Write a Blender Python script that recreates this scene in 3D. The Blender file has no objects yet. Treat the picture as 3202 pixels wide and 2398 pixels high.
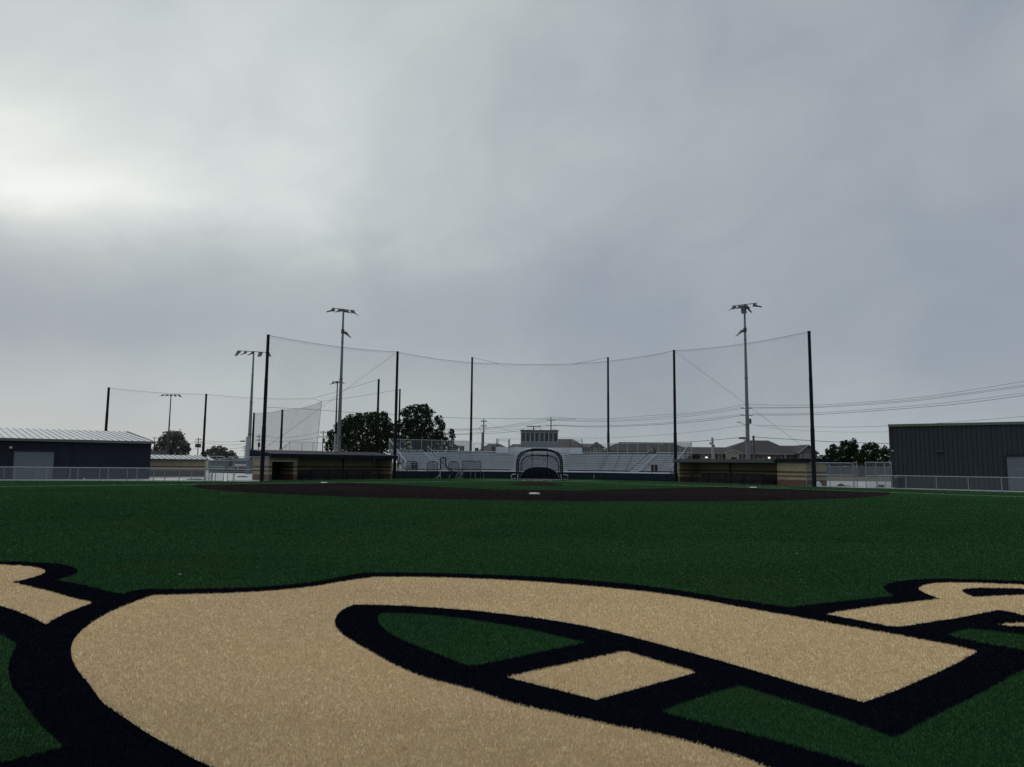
import bpy, math, random
import numpy as np
from mathutils import Vector, Matrix
from mathutils.geometry import tessellate_polygon

# ------------------------------------------------------------------ camera
sc = bpy.context.scene
COL = sc.collection
IW, IH, FPX = 3202.0, 2398.0, 2300.0
YAW, PITCH, ROLL = -0.0457762, 0.1084391, 0.00993728
CAM = Vector((0.8285, -86.6136, 1.9472))
_f = Vector((math.sin(YAW)*math.cos(PITCH), math.cos(YAW)*math.cos(PITCH), math.sin(PITCH)))
_r0 = Vector((math.cos(YAW), -math.sin(YAW), 0)); _u0 = _r0.cross(_f)
_r = _r0*math.cos(ROLL)+_u0*math.sin(ROLL); _u = -_r0*math.sin(ROLL)+_u0*math.cos(ROLL)
cd = bpy.data.cameras.new('camera'); cam = bpy.data.objects.new('camera', cd); COL.objects.link(cam)
cd.sensor_width = 36; cd.sensor_fit = 'HORIZONTAL'; cd.lens = FPX/IW*36; cd.clip_start = .1; cd.clip_end = 6000
M = Matrix.Identity(4)
for i in range(3):
    M[i][0] = _r[i]; M[i][1] = _u[i]; M[i][2] = -_f[i]; M[i][3] = CAM[i]
cam.matrix_world = M
sc.camera = cam
sc.view_settings.view_transform = 'Standard'; sc.view_settings.look = 'None'
sc.view_settings.exposure = 0; sc.view_settings.gamma = 1

# survey helpers: sight lines of the photograph turned into real places at real distances
def ray(x, y): return _f+_r*((x-IW/2)/FPX)+_u*((IH/2-y)/FPX)
def gr(x, y, z=0.0):
    d = ray(x, y); return CAM+d*((z-CAM.z)/d.z)
def at(x, y, Y):
    d = ray(x, y); return CAM+d*((Y-CAM.y)/d.y)
def online(px, A, B, y=1500):          # plan point of line AB seen in column px
    d = ray(px, y); ax, ay = A[0]-CAM.x, A[1]-CAM.y; ex, ey = B[0]-A[0], B[1]-A[1]
    t = (ax*d.y-ay*d.x)/(ey*d.x-ex*d.y)
    return Vector((A[0]+ex*t, A[1]+ey*t, 0))
def zat(px, py, P):                     # height seen at pixel row above plan point P
    d = ray(px, py); k = math.hypot(P[0]-CAM.x, P[1]-CAM.y)/math.hypot(d.x, d.y)
    return CAM.z+d.z*k

# ------------------------------------------------------------------ world and sun
SUN = Vector((-0.591, 0.7526, 0.2903)).normalized()
world = bpy.data.worlds.new('World'); sc.world = world; world.use_nodes = True
nt = world.node_tree; nt.nodes.clear()
class NT:
    def __init__(s, t): s.t = t
    def n(s, ty, **k):
        o = s.t.nodes.new(ty)
        for a, b in k.items(): setattr(o, a, b)
        return o
    def put(s, sock, v):
        if hasattr(v, 'links') or isinstance(v, bpy.types.NodeSocket): s.t.links.new(v, sock)
        else: sock.default_value = v
    def m(s, op, a, b=None, c=None, clamp=False):
        o = s.n('ShaderNodeMath', operation=op, use_clamp=clamp); s.put(o.inputs[0], a)
        if b is not None: s.put(o.inputs[1], b)
        if c is not None: s.put(o.inputs[2], c)
        return o.outputs[0]
    def vm(s, op, a, b=None, out=0):
        o = s.n('ShaderNodeVectorMath', operation=op); s.put(o.inputs[0], a)
        if b is not None: s.put(o.inputs[1], b)
        return o.outputs[out]
    def mix(s, f, a, b):
        o = s.n('ShaderNodeMix', data_type='RGBA'); s.put(o.inputs[0], f); s.put(o.inputs[6], a); s.put(o.inputs[7], b)
        return o.outputs[2]
    def ramp(s, v, lo, hi, a=0., b=1., smooth=True):
        o = s.n('ShaderNodeMapRange', interpolation_type='SMOOTHSTEP' if smooth else 'LINEAR')
        s.put(o.inputs[0], v); s.put(o.inputs[1], lo); s.put(o.inputs[2], hi); s.put(o.inputs[3], a); s.put(o.inputs[4], b)
        return o.outputs[0]
    def noise(s, vec, scale, detail=3, rough=.5, dist=0.):
        o = s.n('ShaderNodeTexNoise'); s.put(o.inputs['Vector'], vec); o.inputs['Scale'].default_value = scale
        o.inputs['Detail'].default_value = detail; o.inputs['Roughness'].default_value = rough; o.inputs['Distortion'].default_value = dist
        return o.outputs[0]
    def xyz(s, v):
        o = s.n('ShaderNodeSeparateXYZ'); s.put(o.inputs[0], v); return o.outputs
    def cxyz(s, x, y, z):
        o = s.n('ShaderNodeCombineXYZ'); s.put(o.inputs[0], x); s.put(o.inputs[1], y); s.put(o.inputs[2], z); return o.outputs[0]
w = NT(nt)
tc = w.n('ShaderNodeTexCoord'); D = w.vm('NORMALIZE', tc.outputs['Generated']); dx, dy, dz = w.xyz(D)
sky = w.n('ShaderNodeTexSky', sky_type='NISHITA'); sky.sun_disc = False
sky.sun_elevation = math.asin(SUN.z); sky.sun_rotation = math.atan2(SUN.x, SUN.y)
AZ = w.m('ARCTAN2', dx, dy); EL = w.m('ARCSINE', dz)
cv = w.cxyz(w.m('MULTIPLY', AZ, 1.15), w.m('ADD', w.m('MULTIPLY', EL, 1.45), w.m('MULTIPLY', AZ, -.25)), 0.)
warp = w.n('ShaderNodeTexNoise'); w.put(warp.inputs['Vector'], cv); warp.inputs['Scale'].default_value = 3.; warp.inputs['Detail'].default_value = 3
wv = w.vm('ADD', cv, w.vm('MULTIPLY', w.vm('SUBTRACT', warp.outputs[1], (.5, .5, .5)), (.35, .25, 0)))
n1 = w.m('SUBTRACT', w.noise(w.vm('ADD', wv, (3.7, .3, 0)), 2.0, 3, .45), .5)
n2 = w.m('SUBTRACT', w.noise(w.vm('ADD', wv, (9.1, 4., 0)), 5.5, 5, .55), .5)
n3 = w.m('SUBTRACT', w.noise(w.vm('MULTIPLY', wv, (1., 2.2, 1)), 9., 4, .5), .5)
cl = w.m('ADD', w.m('MULTIPLY', n1, 1.25), w.m('ADD', w.m('MULTIPLY', n2, .55), w.m('MULTIPLY', n3, .10)))
def gauss(a0, e0, sa, se):
    a = w.m('DIVIDE', w.m('SUBTRACT', AZ, a0), sa); e = w.m('DIVIDE', w.m('SUBTRACT', EL, e0), se)
    return w.m('POWER', 2.71828, w.m('MULTIPLY', w.m('ADD', w.m('MULTIPLY', a, a), w.m('MULTIPLY', e, e)), -1.))
az = w.ramp(AZ, -.5, .62)
t = w.m('ADD', w.m('MULTIPLY', az, -.72), .86)
t = w.m('ADD', t, w.m('MULTIPLY', cl, .90))
t = w.m('ADD', t, w.m('MULTIPLY', gauss(-.60, .165, .32, .065), -.60))     # dim violet bank under the gap
t = w.m('ADD', t, w.m('MULTIPLY', gauss(-.12, .20, .28, .06), -.14))
t = w.m('ADD', t, w.m('MULTIPLY', gauss(.25, .20, .35, .06), -.06))
t = w.m('ADD', t, w.m('MULTIPLY', gauss(-.16, .50, .13, .09), -.12))
t = w.m('ADD', t, w.m('MULTIPLY', gauss(-.55, .085, .5, .04), .04))
t = w.m('ADD', t, w.m('MULTIPLY', w.ramp(EL, .17, .0), w.m('MULTIPLY', az, .30)))
t = w.n('ShaderNodeClamp').outputs[0] if False else t
base = w.mix(w.ramp(t, 0., 1., 0, 1, False), (.290, .332, .392, 1), (.488, .535, .546, 1))
edge = w.m('ADD', EL, w.m('ADD', w.m('MULTIPLY', n2, .10), w.m('ADD', w.m('MULTIPLY', n1, .07), w.m('MULTIPLY', w.m('ADD', AZ, .6), -.03))))
emask = w.ramp(edge, .20, .325)
gl = w.m('MULTIPLY', gauss(-.69, .31, .15, .065), .17)
gl = w.m('ADD', gl, w.m('MULTIPLY', gauss(-.56, .32, .34, .11), .16))
gl = w.m('ADD', gl, w.m('MULTIPLY', gauss(-.38, .40, .46, .24), .12))
gl = w.m('MULTIPLY', gl, w.m('ADD', w.m('MULTIPLY', emask, .93), .07))
gl = w.m('MULTIPLY', gl, w.m('ADD', w.m('MULTIPLY', cl, .9), 1.))
gc = w.n('ShaderNodeVectorMath', operation='SCALE'); gc.inputs[0].default_value = (1., .99, .86); nt.links.new(gl, gc.inputs[3])
top = w.m('ADD', w.m('MULTIPLY', w.ramp(dz, .58, .95), 1.5), 1.)
col = w.n('ShaderNodeVectorMath', operation='SCALE'); nt.links.new(base, col.inputs[0]); nt.links.new(top, col.inputs[3])
col = w.vm('ADD', col.outputs[0], gc.outputs[0])
bg1 = w.n('ShaderNodeBackground'); nt.links.new(sky.outputs[0], bg1.inputs[0]); bg1.inputs[1].default_value = .05
bg2 = w.n('ShaderNodeBackground'); nt.links.new(col, bg2.inputs[0]); bg2.inputs[1].default_value = 1.0
ms = w.n('ShaderNodeMixShader'); ms.inputs[0].default_value = .975
nt.links.new(bg1.outputs[0], ms.inputs[1]); nt.links.new(bg2.outputs[0], ms.inputs[2])
wo = w.n('ShaderNodeOutputWorld'); nt.links.new(ms.outputs[0], wo.inputs[0])

sl = bpy.data.lights.new('sun', 'SUN'); sl.energy = .5; sl.angle = math.radians(25); sl.color = (1, .96, .88)
so = bpy.data.objects.new('sun', sl); COL.objects.link(so); so.rotation_euler = SUN.to_track_quat('Z', 'Y').to_euler()

# ------------------------------------------------------------------ materials
def nm(name):
    m = bpy.data.materials.new(name); m.use_nodes = True; t = m.node_tree
    b = t.nodes['Principled BSDF']; return m, NT(t), b
def mat(name, c, rough=.6, metal=0., var=.15, scale=3., bump=0., bscale=40., spec=.5, dirt=0.):
    m, n, b = nm(name)
    t = n.n('ShaderNodeTexCoord'); v = t.outputs['Object']
    nz = n.noise(v, scale, 4, .6)
    f = n.ramp(nz, .3, .7, 1-var, 1+var, False)
    s = n.n('ShaderNodeVectorMath', operation='SCALE'); s.inputs[0].default_value = c; n.t.links.new(f, s.inputs[3])
    n.t.links.new(s.outputs[0], b.inputs['Base Color'])
    if dirt:
        nd = n.noise(n.vm('MULTIPLY', v, (2.5, 2.5, .4)), 1.7, 5, .65)
        col = n.mix(n.ramp(nd, .5, .75, 0, dirt), s.outputs[0], (c[0]*.45, c[1]*.43, c[2]*.4, 1)); n.t.links.new(col, b.inputs['Base Color'])
    b.inputs['Roughness'].default_value = rough; b.inputs['Metallic'].default_value = metal
    b.inputs['Specular IOR Level'].default_value = spec
    if bump:
        bp = n.n('ShaderNodeBump'); bp.inputs['Strength'].default_value = bump; bp.inputs['Distance'].default_value = .02
        n.t.links.new(n.noise(v, bscale, 3), bp.inputs['Height']); n.t.links.new(bp.outputs[0], b.inputs['Normal'])
    return m
def sheer(name, c, fac, scale=0., lo=.6, hi=1.4, rough=.7, metal=0.):
    """netting and chain link: threads far finer than a pixel, so an even share of the surface is thread"""
    m, n, b = nm(name)
    b.inputs['Base Color'].default_value = (*c, 1); b.inputs['Roughness'].default_value = rough; b.inputs['Metallic'].default_value = metal
    tr = n.n('ShaderNodeBsdfTransparent'); mx = n.n('ShaderNodeMixShader'); out = n.t.nodes['Material Output']
    if scale:
        t = n.n('ShaderNodeTexCoord'); nz = n.noise(t.outputs['Object'], scale, 5, .7)
        n.t.links.new(n.ramp(nz, .3, .7, fac*lo, fac*hi, False), mx.inputs[0])
    else: mx.inputs[0].default_value = fac
    n.t.links.new(tr.outputs[0], mx.inputs[1]); n.t.links.new(b.outputs[0], mx.inputs[2]); n.t.links.new(mx.outputs[0], out.inputs[0])
    return m
def turf(name, c1, c2, fine=240., big=.25, amt=.5, rough=.8, tint=None):
    m, n, b = nm(name)
    v = n.n('ShaderNodeTexCoord').outputs['Object']
    a = n.noise(v, fine, 2, .6); bgn = n.noise(n.vm('MULTIPLY', v, (1, 1, 0)), big, 4, .6); md = n.noise(n.vm('MULTIPLY', v, (1, 1, 0)), 6., 4, .6)
    col = n.mix(n.ramp(a, .3, .7, 0, 1, False), (*c1, 1), (*c2, 1))
    rows = n.n('ShaderNodeTexWhiteNoise', noise_dimensions='1D'); n.t.links.new(n.m('FLOOR', n.m('DIVIDE', n.m('ADD', n.xyz(v)[1], 300.), 4.57)), rows.inputs['W'])
    g = n.m('ADD', n.m('MULTIPLY', n.m('SUBTRACT', rows.outputs[0], .5),   .16 if fine else 0.), 0.)
    g = n.m('ADD', n.m('ADD', g, n.m('MULTIPLY', n.m('SUBTRACT', bgn, .5), amt)), n.m('ADD', n.m('MULTIPLY', n.m('SUBTRACT', md, .5), amt*.8), 1.))
    s = n.n('ShaderNodeVectorMath', operation='SCALE'); n.t.links.new(col, s.inputs[0]); n.t.links.new(g, s.inputs[3]); oc = s.outputs[0]
    if tint:
        tn = n.noise(n.vm('ADD', n.vm('MULTIPLY', v, (1, 1, 0)), (31, 11, 0)), .33, 3, .5)
        oc = n.mix(n.ramp(tn, .5, .72, 0, .6), oc, (*tint, 1))
    df = n.n('ShaderNodeBsdfDiffuse'); n.t.links.new(oc, df.inputs['Color']); df.inputs['Roughness'].default_value = 1.
    bp = n.n('ShaderNodeBump'); bp.inputs['Strength'].default_value = .5; bp.inputs['Distance'].default_value = .02
    n.t.links.new(n.noise(v, 60., 4, .7), bp.inputs['Height']); n.t.links.new(bp.outputs[0], df.inputs['Normal'])
    n.t.links.new(df.outputs[0], n.t.nodes['Material Output'].inputs[0]); n.t.nodes.remove(b)
    return m
def blockwall(name, tan, brown, lo, hi, ang, bands):
    """split-face block with colour courses by height; ang = wall heading"""
    m, n, b = nm(name)
    v = n.n('ShaderNodeTexCoord').outputs['Object']; x, y, z = n.xyz(v)
    c, s = math.cos(ang), math.sin(ang)
    u = n.m('ADD', n.m('MULTIPLY', x, c-s), n.m('MULTIPLY', y, s+c))
    br = n.n('ShaderNodeTexBrick'); n.t.links.new(n.cxyz(u, z, 0.), br.inputs['Vector'])
    br.inputs['Scale'].default_value = 1.; br.inputs['Brick Width'].default_value = .4; br.inputs['Row Height'].default_value = .2
    br.inputs['Mortar Size'].default_value = .012; br.inputs['Mortar Smooth'].default_value = .3
    br.inputs['Color1'].default_value = (1, 1, 1, 1); br.inputs['Color2'].default_value = (.78, .78, .78, 1); br.inputs['Mortar'].default_value = (.62, .62, .6, 1)
    rp = n.n('ShaderNodeValToRGB'); rp.color_ramp.interpolation = 'CONSTANT'
    n.t.links.new(n.m('DIVIDE', z, 4.), rp.inputs[0])
    els = rp.color_ramp.elements
    els[0].position = 0; els[0].color = (*bands[0][1], 1); els[1].position = bands[1][0]/4.; els[1].color = (*bands[1][1], 1)
    for zz, cc in bands[2:]:
        e = els.new(zz/4.); e.color = (*cc, 1)
    mm = n.n('ShaderNodeMix', data_type='RGBA', blend_type='MULTIPLY'); mm.inputs[0].default_value = 1.
    n.t.links.new(rp.outputs[0], mm.inputs[6]); n.t.links.new(br.outputs[0], mm.inputs[7])
    nz = n.noise(v, 9., 4, .7); g = n.ramp(nz, .3, .7, .82, 1.18, False)
    s2 = n.n('ShaderNodeVectorMath', operation='SCALE'); n.t.links.new(mm.outputs[2], s2.inputs[0]); n.t.links.new(g, s2.inputs[3])
    n.t.links.new(s2.outputs[0], b.inputs['Base Color']); b.inputs['Roughness'].default_value = .9
    bp = n.n('ShaderNodeBump'); bp.inputs['Strength'].default_value = .5; bp.inputs['Distance'].default_value = .02
    n.t.links.new(br.outputs[1], bp.inputs['Height']); bp.invert = True; n.t.links.new(bp.outputs[0], b.inputs['Normal'])
    return m
TAN = (.36, .30, .20); BRN = (.12, .072, .052); RBR = (.14, .078, .058)
BANDS = [(0, RBR), (.6, TAN), (.88, BRN), (1.04, TAN), (1.26, BRN), (1.46, TAN)]
m_turf = turf('green_turf', (.0265, .073, .0270), (.037, .097, .037), tint=(.046, .083, .030))
m_infield = turf('brown_turf', (.0235, .0182, .0185), (.035, .0275, .0280), amt=.45)
m_tan = turf('tan_turf', (.71, .562, .350), (.775, .622, .398), amt=.16)
m_navy = turf('navy_turf', (.0045, .0052, .0095), (.011, .0125, .021), amt=.3)
m_white_turf = turf('white_turf', (.55, .57, .52), (.8, .8, .76), amt=.5)
m_ground = mat('dull_ground', (.085, .09, .06), .95, var=.3, scale=.3, bump=.3, bscale=3)
m_conc = mat('concrete_paving', (.34, .345, .34), .55, var=.25, scale=.5, dirt=.6)
m_walk = mat('warning_strip', (.10, .12, .105), .8, var=.2)
m_navymetal = mat('navy_metal_panel', (.015, .019, .030), .6, var=.12, scale=1.2, spec=.2, dirt=.2)
m_slate = mat('slate_metal_panel', (.034, .040, .053), .6, var=.1, scale=1., spec=.2, dirt=.2)
m_rib_shade = mat('panel_rib_shade', (.016, .019, .03), .7, spec=.1)  # dark colour standing in for the shade beside each wall rib
m_whiteroof = mat('white_metal_roof', (.37, .39, .40), .6, var=.06, scale=.7, spec=.4)
m_seam = mat('roof_seam', (.17, .18, .20), .5)
m_fascia = mat('grey_green_trim', (.10, .11, .10), .5, var=.08)
m_door = mat('roll_up_door', (.19, .21, .245), .5, var=.1, spec=.3)
m_galv = mat('galvanized_steel', (.30, .32, .34), .42, .6, var=.15, scale=5)
m_fpole = mat('floodlight_pole_steel', (.15, .165, .18), .5, .2, var=.15, scale=4)
m_galvl = mat('galvanized_light', (.40, .42, .44), .45, .35, var=.15, scale=4)
m_alu = mat('mill_aluminium', (.70, .73, .78), .45, 0., var=.1, scale=2.5, dirt=.2)
m_alu2 = mat('aluminium_riser', (.50, .53, .57), .5, 0., var=.1, scale=2.)
m_alu3 = mat('bracket_grey', (.17, .19, .22), .6)
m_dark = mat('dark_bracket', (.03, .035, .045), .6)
m_blackpole = mat('black_pole', (.009, .010, .013), .7, var=.1, spec=.15)
m_navypaint = mat('navy_trim', (.006, .0085, .018), .7, var=.1, spec=.15)
m_pad = mat('navy_wall_pad', (.006, .015, .028), .6, var=.18, scale=2, spec=.2)
m_roofgrey = mat('grey_metal_roof', (.055, .062, .072), .5, var=.1)
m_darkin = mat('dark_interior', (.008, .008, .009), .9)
m_net = sheer('black_netting', (.01, .01, .01), .085, 1.6, .8, 1.2)
m_net2 = sheer('doubled_netting', (.03, .03, .03), .30, 1.6, .7, 1.35)
m_net3 = sheer('cage_netting', (.01, .01, .012), .30, 4.)
m_screen = sheer('screen_netting', (.02, .02, .02), .36, 6.)
m_link = sheer('chain_link', (.25, .28, .31), .17, 0)
m_linkd = sheer('dense_chain_link', (.07, .078, .082), .48, 0)
m_rope = mat('rope', (.03, .03, .032), .8)
m_wire = mat('power_cable', (.03, .032, .036), .7)
m_wood = mat('weathered_pole', (.09, .085, .08), .85, var=.2)
m_fix = mat('lamp_housing', (.05, .055, .06), .5, .3)
m_fixtop = mat('lamp_fin', (.20, .22, .22), .5, .3)
m_base = mat('base_white', (.60, .62, .63), .5, var=.04)
m_shingle = mat('shingle_roof', (.036, .032, .034), .9, var=.25, scale=6, bump=.4, bscale=25)
m_shingle2 = mat('brown_shingle', (.060, .055, .054), .9, var=.25, scale=6, bump=.4, bscale=25)
m_siding = mat('olive_siding', (.095, .10, .085), .8, var=.1)
m_sidinggrey = mat('grey_siding', (.17, .19, .21), .7, var=.08)
m_trimg = mat('window_frame_grey', (.42, .45, .47), .6, var=.05)
m_brickwall = mat('brick_wall', (.12, .075, .062), .9, var=.2, scale=8)
m_stone = mat('pale_stone', (.27, .25, .21), .9, var=.3, scale=5)
m_trim = mat('white_trim', (.26, .27, .28), .6, var=.05)
m_glass, _n, _b = nm('window_glass'); _b.inputs['Base Color'].default_value = (.012, .016, .022, 1); _b.inputs['Roughness'].default_value = .12
m_glass2, _n, _b = nm('window_glass_reflecting'); _b.inputs['Base Color'].default_value = (.03, .04, .045, 1); _b.inputs['Roughness'].default_value = .25
m_bark = mat('bark', (.06, .05, .04), .95, var=.3)
m_leafs = {}
def leafmat(name, c):
    m, n, b = nm(name)
    v = n.n('ShaderNodeTexCoord').outputs['Object']
    f = n.m('ADD', n.m('MULTIPLY', n.noise(v, .6, 3), 1.1), n.m('MULTIPLY', n.noise(v, 9., 1), .35))
    s = n.n('ShaderNodeVectorMath', operation='SCALE'); s.inputs[0].default_value = c; n.t.links.new(f, s.inputs[3]); n.t.links.new(s.outputs[0], b.inputs['Base Color'])
    b.inputs['Roughness'].default_value = .9; b.inputs['Specular IOR Level'].default_value = .05
    return m
m_leaf1 = leafmat('oak_leaf', (.036, .058, .026)); m_leaf2 = leafmat('dark_leaf', (.028, .050, .027)); m_leaf_haze = leafmat('hazed_leaf', (.17, .19, .165))  # last leaf colour is paled to stand in for distance haze
m_windscreen = mat('grey_windscreen', (.095, .095, .115), .85, var=.1, scale=1)
m_tanwall = mat('tan_wall', (.27, .25, .19), .9, var=.12)
m_red = mat('red_plastic', (.16, .05, .05), .6)
m_bag = mat('white_plastic', (.50, .56, .62), .4, var=.1, bump=.6, bscale=6)
m_blackplastic = mat('black_plastic', (.015, .015, .018), .5)
m_tyre = mat('rubber', (.012, .012, .012), .8)
m_lamp, _n, _b = nm('lit_lamp'); _b.inputs['Emission Color'].default_value = (1, .95, .85, 1); _b.inputs['Emission Strength'].default_value = 2
m_warn = mat('yellow_tag', (.30, .26, .05), .6)
m_rag = mat('litter', (.36, .36, .32), .8)

# ------------------------------------------------------------------ mesh helpers
class MB:
    def __init__(s): s.v = []; s.f = []; s.mi = []; s.mats = []; s.cur = 0; s.sm = []
    def use(s, m):
        if m not in s.mats: s.mats.append(m)
        s.cur = s.mats.index(m); return s
    def add(s, vs, fs, smooth=False):
        k = len(s.v); s.v += [tuple(p) for p in vs]
        for f in fs: s.f.append(tuple(i+k for i in f)); s.mi.append(s.cur); s.sm.append(smooth)
        return s
    def box(s, o, e1, e2, a0, a1, b0, b1, z0, z1):
        o = Vector(o); P = [o+e1*a+e2*b+Vector((0, 0, z)) for z in (z0, z1) for a, b in ((a0, b0), (a1, b0), (a1, b1), (a0, b1))]
        return s.add(P, [(3, 2, 1, 0), (4, 5, 6, 7), (0, 1, 5, 4), (1, 2, 6, 5), (2, 3, 7, 6), (3, 0, 4, 7)])
    def hexa(s, P): return s.add(P, [(3, 2, 1, 0), (4, 5, 6, 7), (0, 1, 5, 4), (1, 2, 6, 5), (2, 3, 7, 6), (3, 0, 4, 7)])
    def quad(s, *P): return s.add(P, [tuple(range(len(P)))])
    def tube(s, pts, r, n=8, r2=None, cap=True):
        pts = [Vector(p) for p in pts]; k = len(pts); vs = []
        for i, p in enumerate(pts):
            t = (pts[min(i+1, k-1)]-pts[max(i-1, 0)])
            if t.length < 1e-9: t = Vector((0, 0, 1))
            t.normalize(); a = t.cross(Vector((0, 0, 1)) if abs(t.z) < .95 else Vector((1, 0, 0))).normalized(); b = t.cross(a)
            rr = r if r2 is None else r+(r2-r)*i/max(1, k-1)
            vs += [p+(a*math.cos(2*math.pi*j/n)+b*math.sin(2*math.pi*j/n))*rr for j in range(n)]
        fs = [(i*n+j, i*n+(j+1) % n, (i+1)*n+(j+1) % n, (i+1)*n+j) for i in range(k-1) for j in range(n)]
        s.add(vs, fs, n > 5)
        if cap: s.add(vs[:n], [tuple(range(n-1, -1, -1))]); s.add(vs[-n:], [tuple(range(n))])
        return s
    def prism(s, ring, vec):
        ring = [Vector(p) for p in ring]; n = len(ring); v = Vector(vec); vs = ring+[p+v for p in ring]
        return s.add(vs, [tuple(range(n-1, -1, -1)), tuple(range(n, 2*n))]+[(i, (i+1) % n, n+(i+1) % n, n+i) for i in range(n)])
    def build(s, name, m=None, parent=None):
        me = bpy.data.meshes.new(name); off = Vector(parent['_o']) if parent is not None else Vector((0, 0, 0))
        if parent is None and s.v: off = Vector((0, 0, 0))
        V = np.array(s.v, dtype=np.float64)-np.array(off) if s.v else np.zeros((0, 3))
        me.from_pydata(V.tolist(), [], s.f)
        for mm in (s.mats or [m]): me.materials.append(mm)
        if s.mats: me.polygons.foreach_set('material_index', s.mi)
        me.polygons.foreach_set('use_smooth', s.sm); me.update()
        o = bpy.data.objects.new(name, me); COL.objects.link(o)
        if parent is not None: o.parent = parent; o['_o'] = tuple(off)
        else: o['_o'] = (0., 0., 0.)
        return o
X, Y_, Z = Vector((1, 0, 0)), Vector((0, 1, 0)), Vector((0, 0, 1))
def tag(o, label=None, cat=None, group=None, kind=None):
    if label: o['label'] = label
    if cat: o['category'] = cat
    if group: o['group'] = group
    if kind: o['kind'] = kind
    return o
def thing(name, label, cat, loc=(0, 0, 0), group=None):
    o = bpy.data.objects.new(name, None); COL.objects.link(o); o.location = loc; o['_o'] = tuple(Vector(loc)); o.empty_display_size = .2
    return tag(o, label, cat, group)
def flat(name, poly, z, m, kind='structure', holes=()):
    rings = [[Vector((p[0], p[1], 0)) for p in poly]]+[[Vector((p[0], p[1], 0)) for p in h] for h in holes]
    tr = tessellate_polygon(rings); vs = [v for r in rings for v in r]
    fs = []
    for t in tr:
        a, b, c = (vs[i] for i in t)
        fs.append(tuple(t) if (b-a).cross(c-a).z > 0 else tuple(reversed(t)))
    mb = MB(); mb.add([(v.x, v.y, z) for v in vs], fs)
    o = mb.build(name, m)
    if kind: o['kind'] = kind
    return o

# ------------------------------------------------------------------ ground sheets
g = MB(); g.quad((-2500, -900, 0), (2500, -900, 0), (2500, 3500, 0), (-2500, 3500, 0)).build('ground', m_ground)['kind'] = 'structure'
flat('concrete_paving', [(-110, -60), (110, -60), (95, 26), (40, 32), (-50, 60), (-130, 30)], .004, m_conc)
FL = [Vector((-64.4, -29.0, 0)), Vector((-47.1, -23.3, 0)), Vector((-29.8, -17.4, 0)), Vector((-26.6, -16.3, 0))]   # left fence line
FR = [Vector((31.6, -16.5, 0)), Vector((40.1, -23.9, 0)), Vector((57., -38.6, 0))]
TURFP = [(-18.2, 2.2), (-7, 9.2), (7, 9.2), (17.1, 2.4), (27.5, -13.4), (31.6, -16.5), (40.1, -23.9), (57, -38.6), (75, -60), (78, -110), (40, -140), (-40, -140), (-80, -110), (-80, -60), (-64.4, -29), (-47.1, -23.3), (-26.6, -16.3), (-28.2, -12.5)]
o_field = flat('turf_field', TURFP, .008, m_turf)
S = 27.43/math.sqrt(2)
arc = []
for k in range(61):
    a = math.radians(-163+146*k/60); x, y = 28.96*math.cos(a), -18.4+28.96*math.sin(a); arc.append((x, y))
dirt = arc+[(17.3, -17.3), (3.2, -31.2), (-3.2, -31.2), (-17.3, -17.3)]
o_infield = flat('infield_turf', dirt, .012, m_infield)
def strip(P, Q, w_, z=.016):
    P, Q = Vector((*P, 0)), Vector((*Q, 0)); e = (Q-P).normalized(); n = Vector((-e.y, e.x, 0))*w_/2
    return [P-n, Q-n, Q+n, P+n]
ml = MB()
def addstrip(P, Q, w_=.11, z=.016):
    a = strip(P, Q, w_); ml.quad(*[(p.x, p.y, z) for p in a])
addstrip((-.7, -.7), (-52, -52), .17); addstrip((.7, -.7), (52, -52), .17)
for s_ in (-1, 1):
    cx = s_*.99
    for a, b in (((cx-.61, -.9), (cx+.61, -.9)), ((cx-.61, .9), (cx+.61, .9)), ((cx-.61, -.9), (cx-.61, .9)), ((cx+.61, -.9), (cx+.61, .9))): addstrip(a, b, .12, .017)
addstrip((-6.4, 2.6), (-3.0, 2.3), .22); addstrip((3.2, 2.0), (6.6, 1.7), .22)
a_ = gr(2265, 1519); b_ = gr(2472, 1524.5); addstrip((a_.x, a_.y), (b_.x, b_.y), .12)
ml.build('foul_lines', m_white_turf)['kind'] = 'structure'
# pitcher's mound
mm = MB(); N = 48; prof = [(2.74, .014), (2.3, .07), (1.4, .22), (.9, .255), (.0, .26)]
vs = []
for r_, z_ in prof[:-1]:
    vs += [(r_*math.cos(2*math.pi*j/N), -18.0+r_*math.sin(2*math.pi*j/N), z_) for j in range(N)]
vs.append((0, -18.0, .26)); fs = [(i*N+j, i*N+(j+1) % N, (i+1)*N+(j+1) % N, (i+1)*N+j) for i in range(3) for j in range(N)]+[(3*N+j, 3*N+(j+1) % N, 4*N) for j in range(N)]
mm.add(vs, fs, True); o = mm.build('pitching_mound', m_infield); tag(o, 'low dark brown turf mound in the middle of the infield before the batting cage', 'pitching mound')

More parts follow.
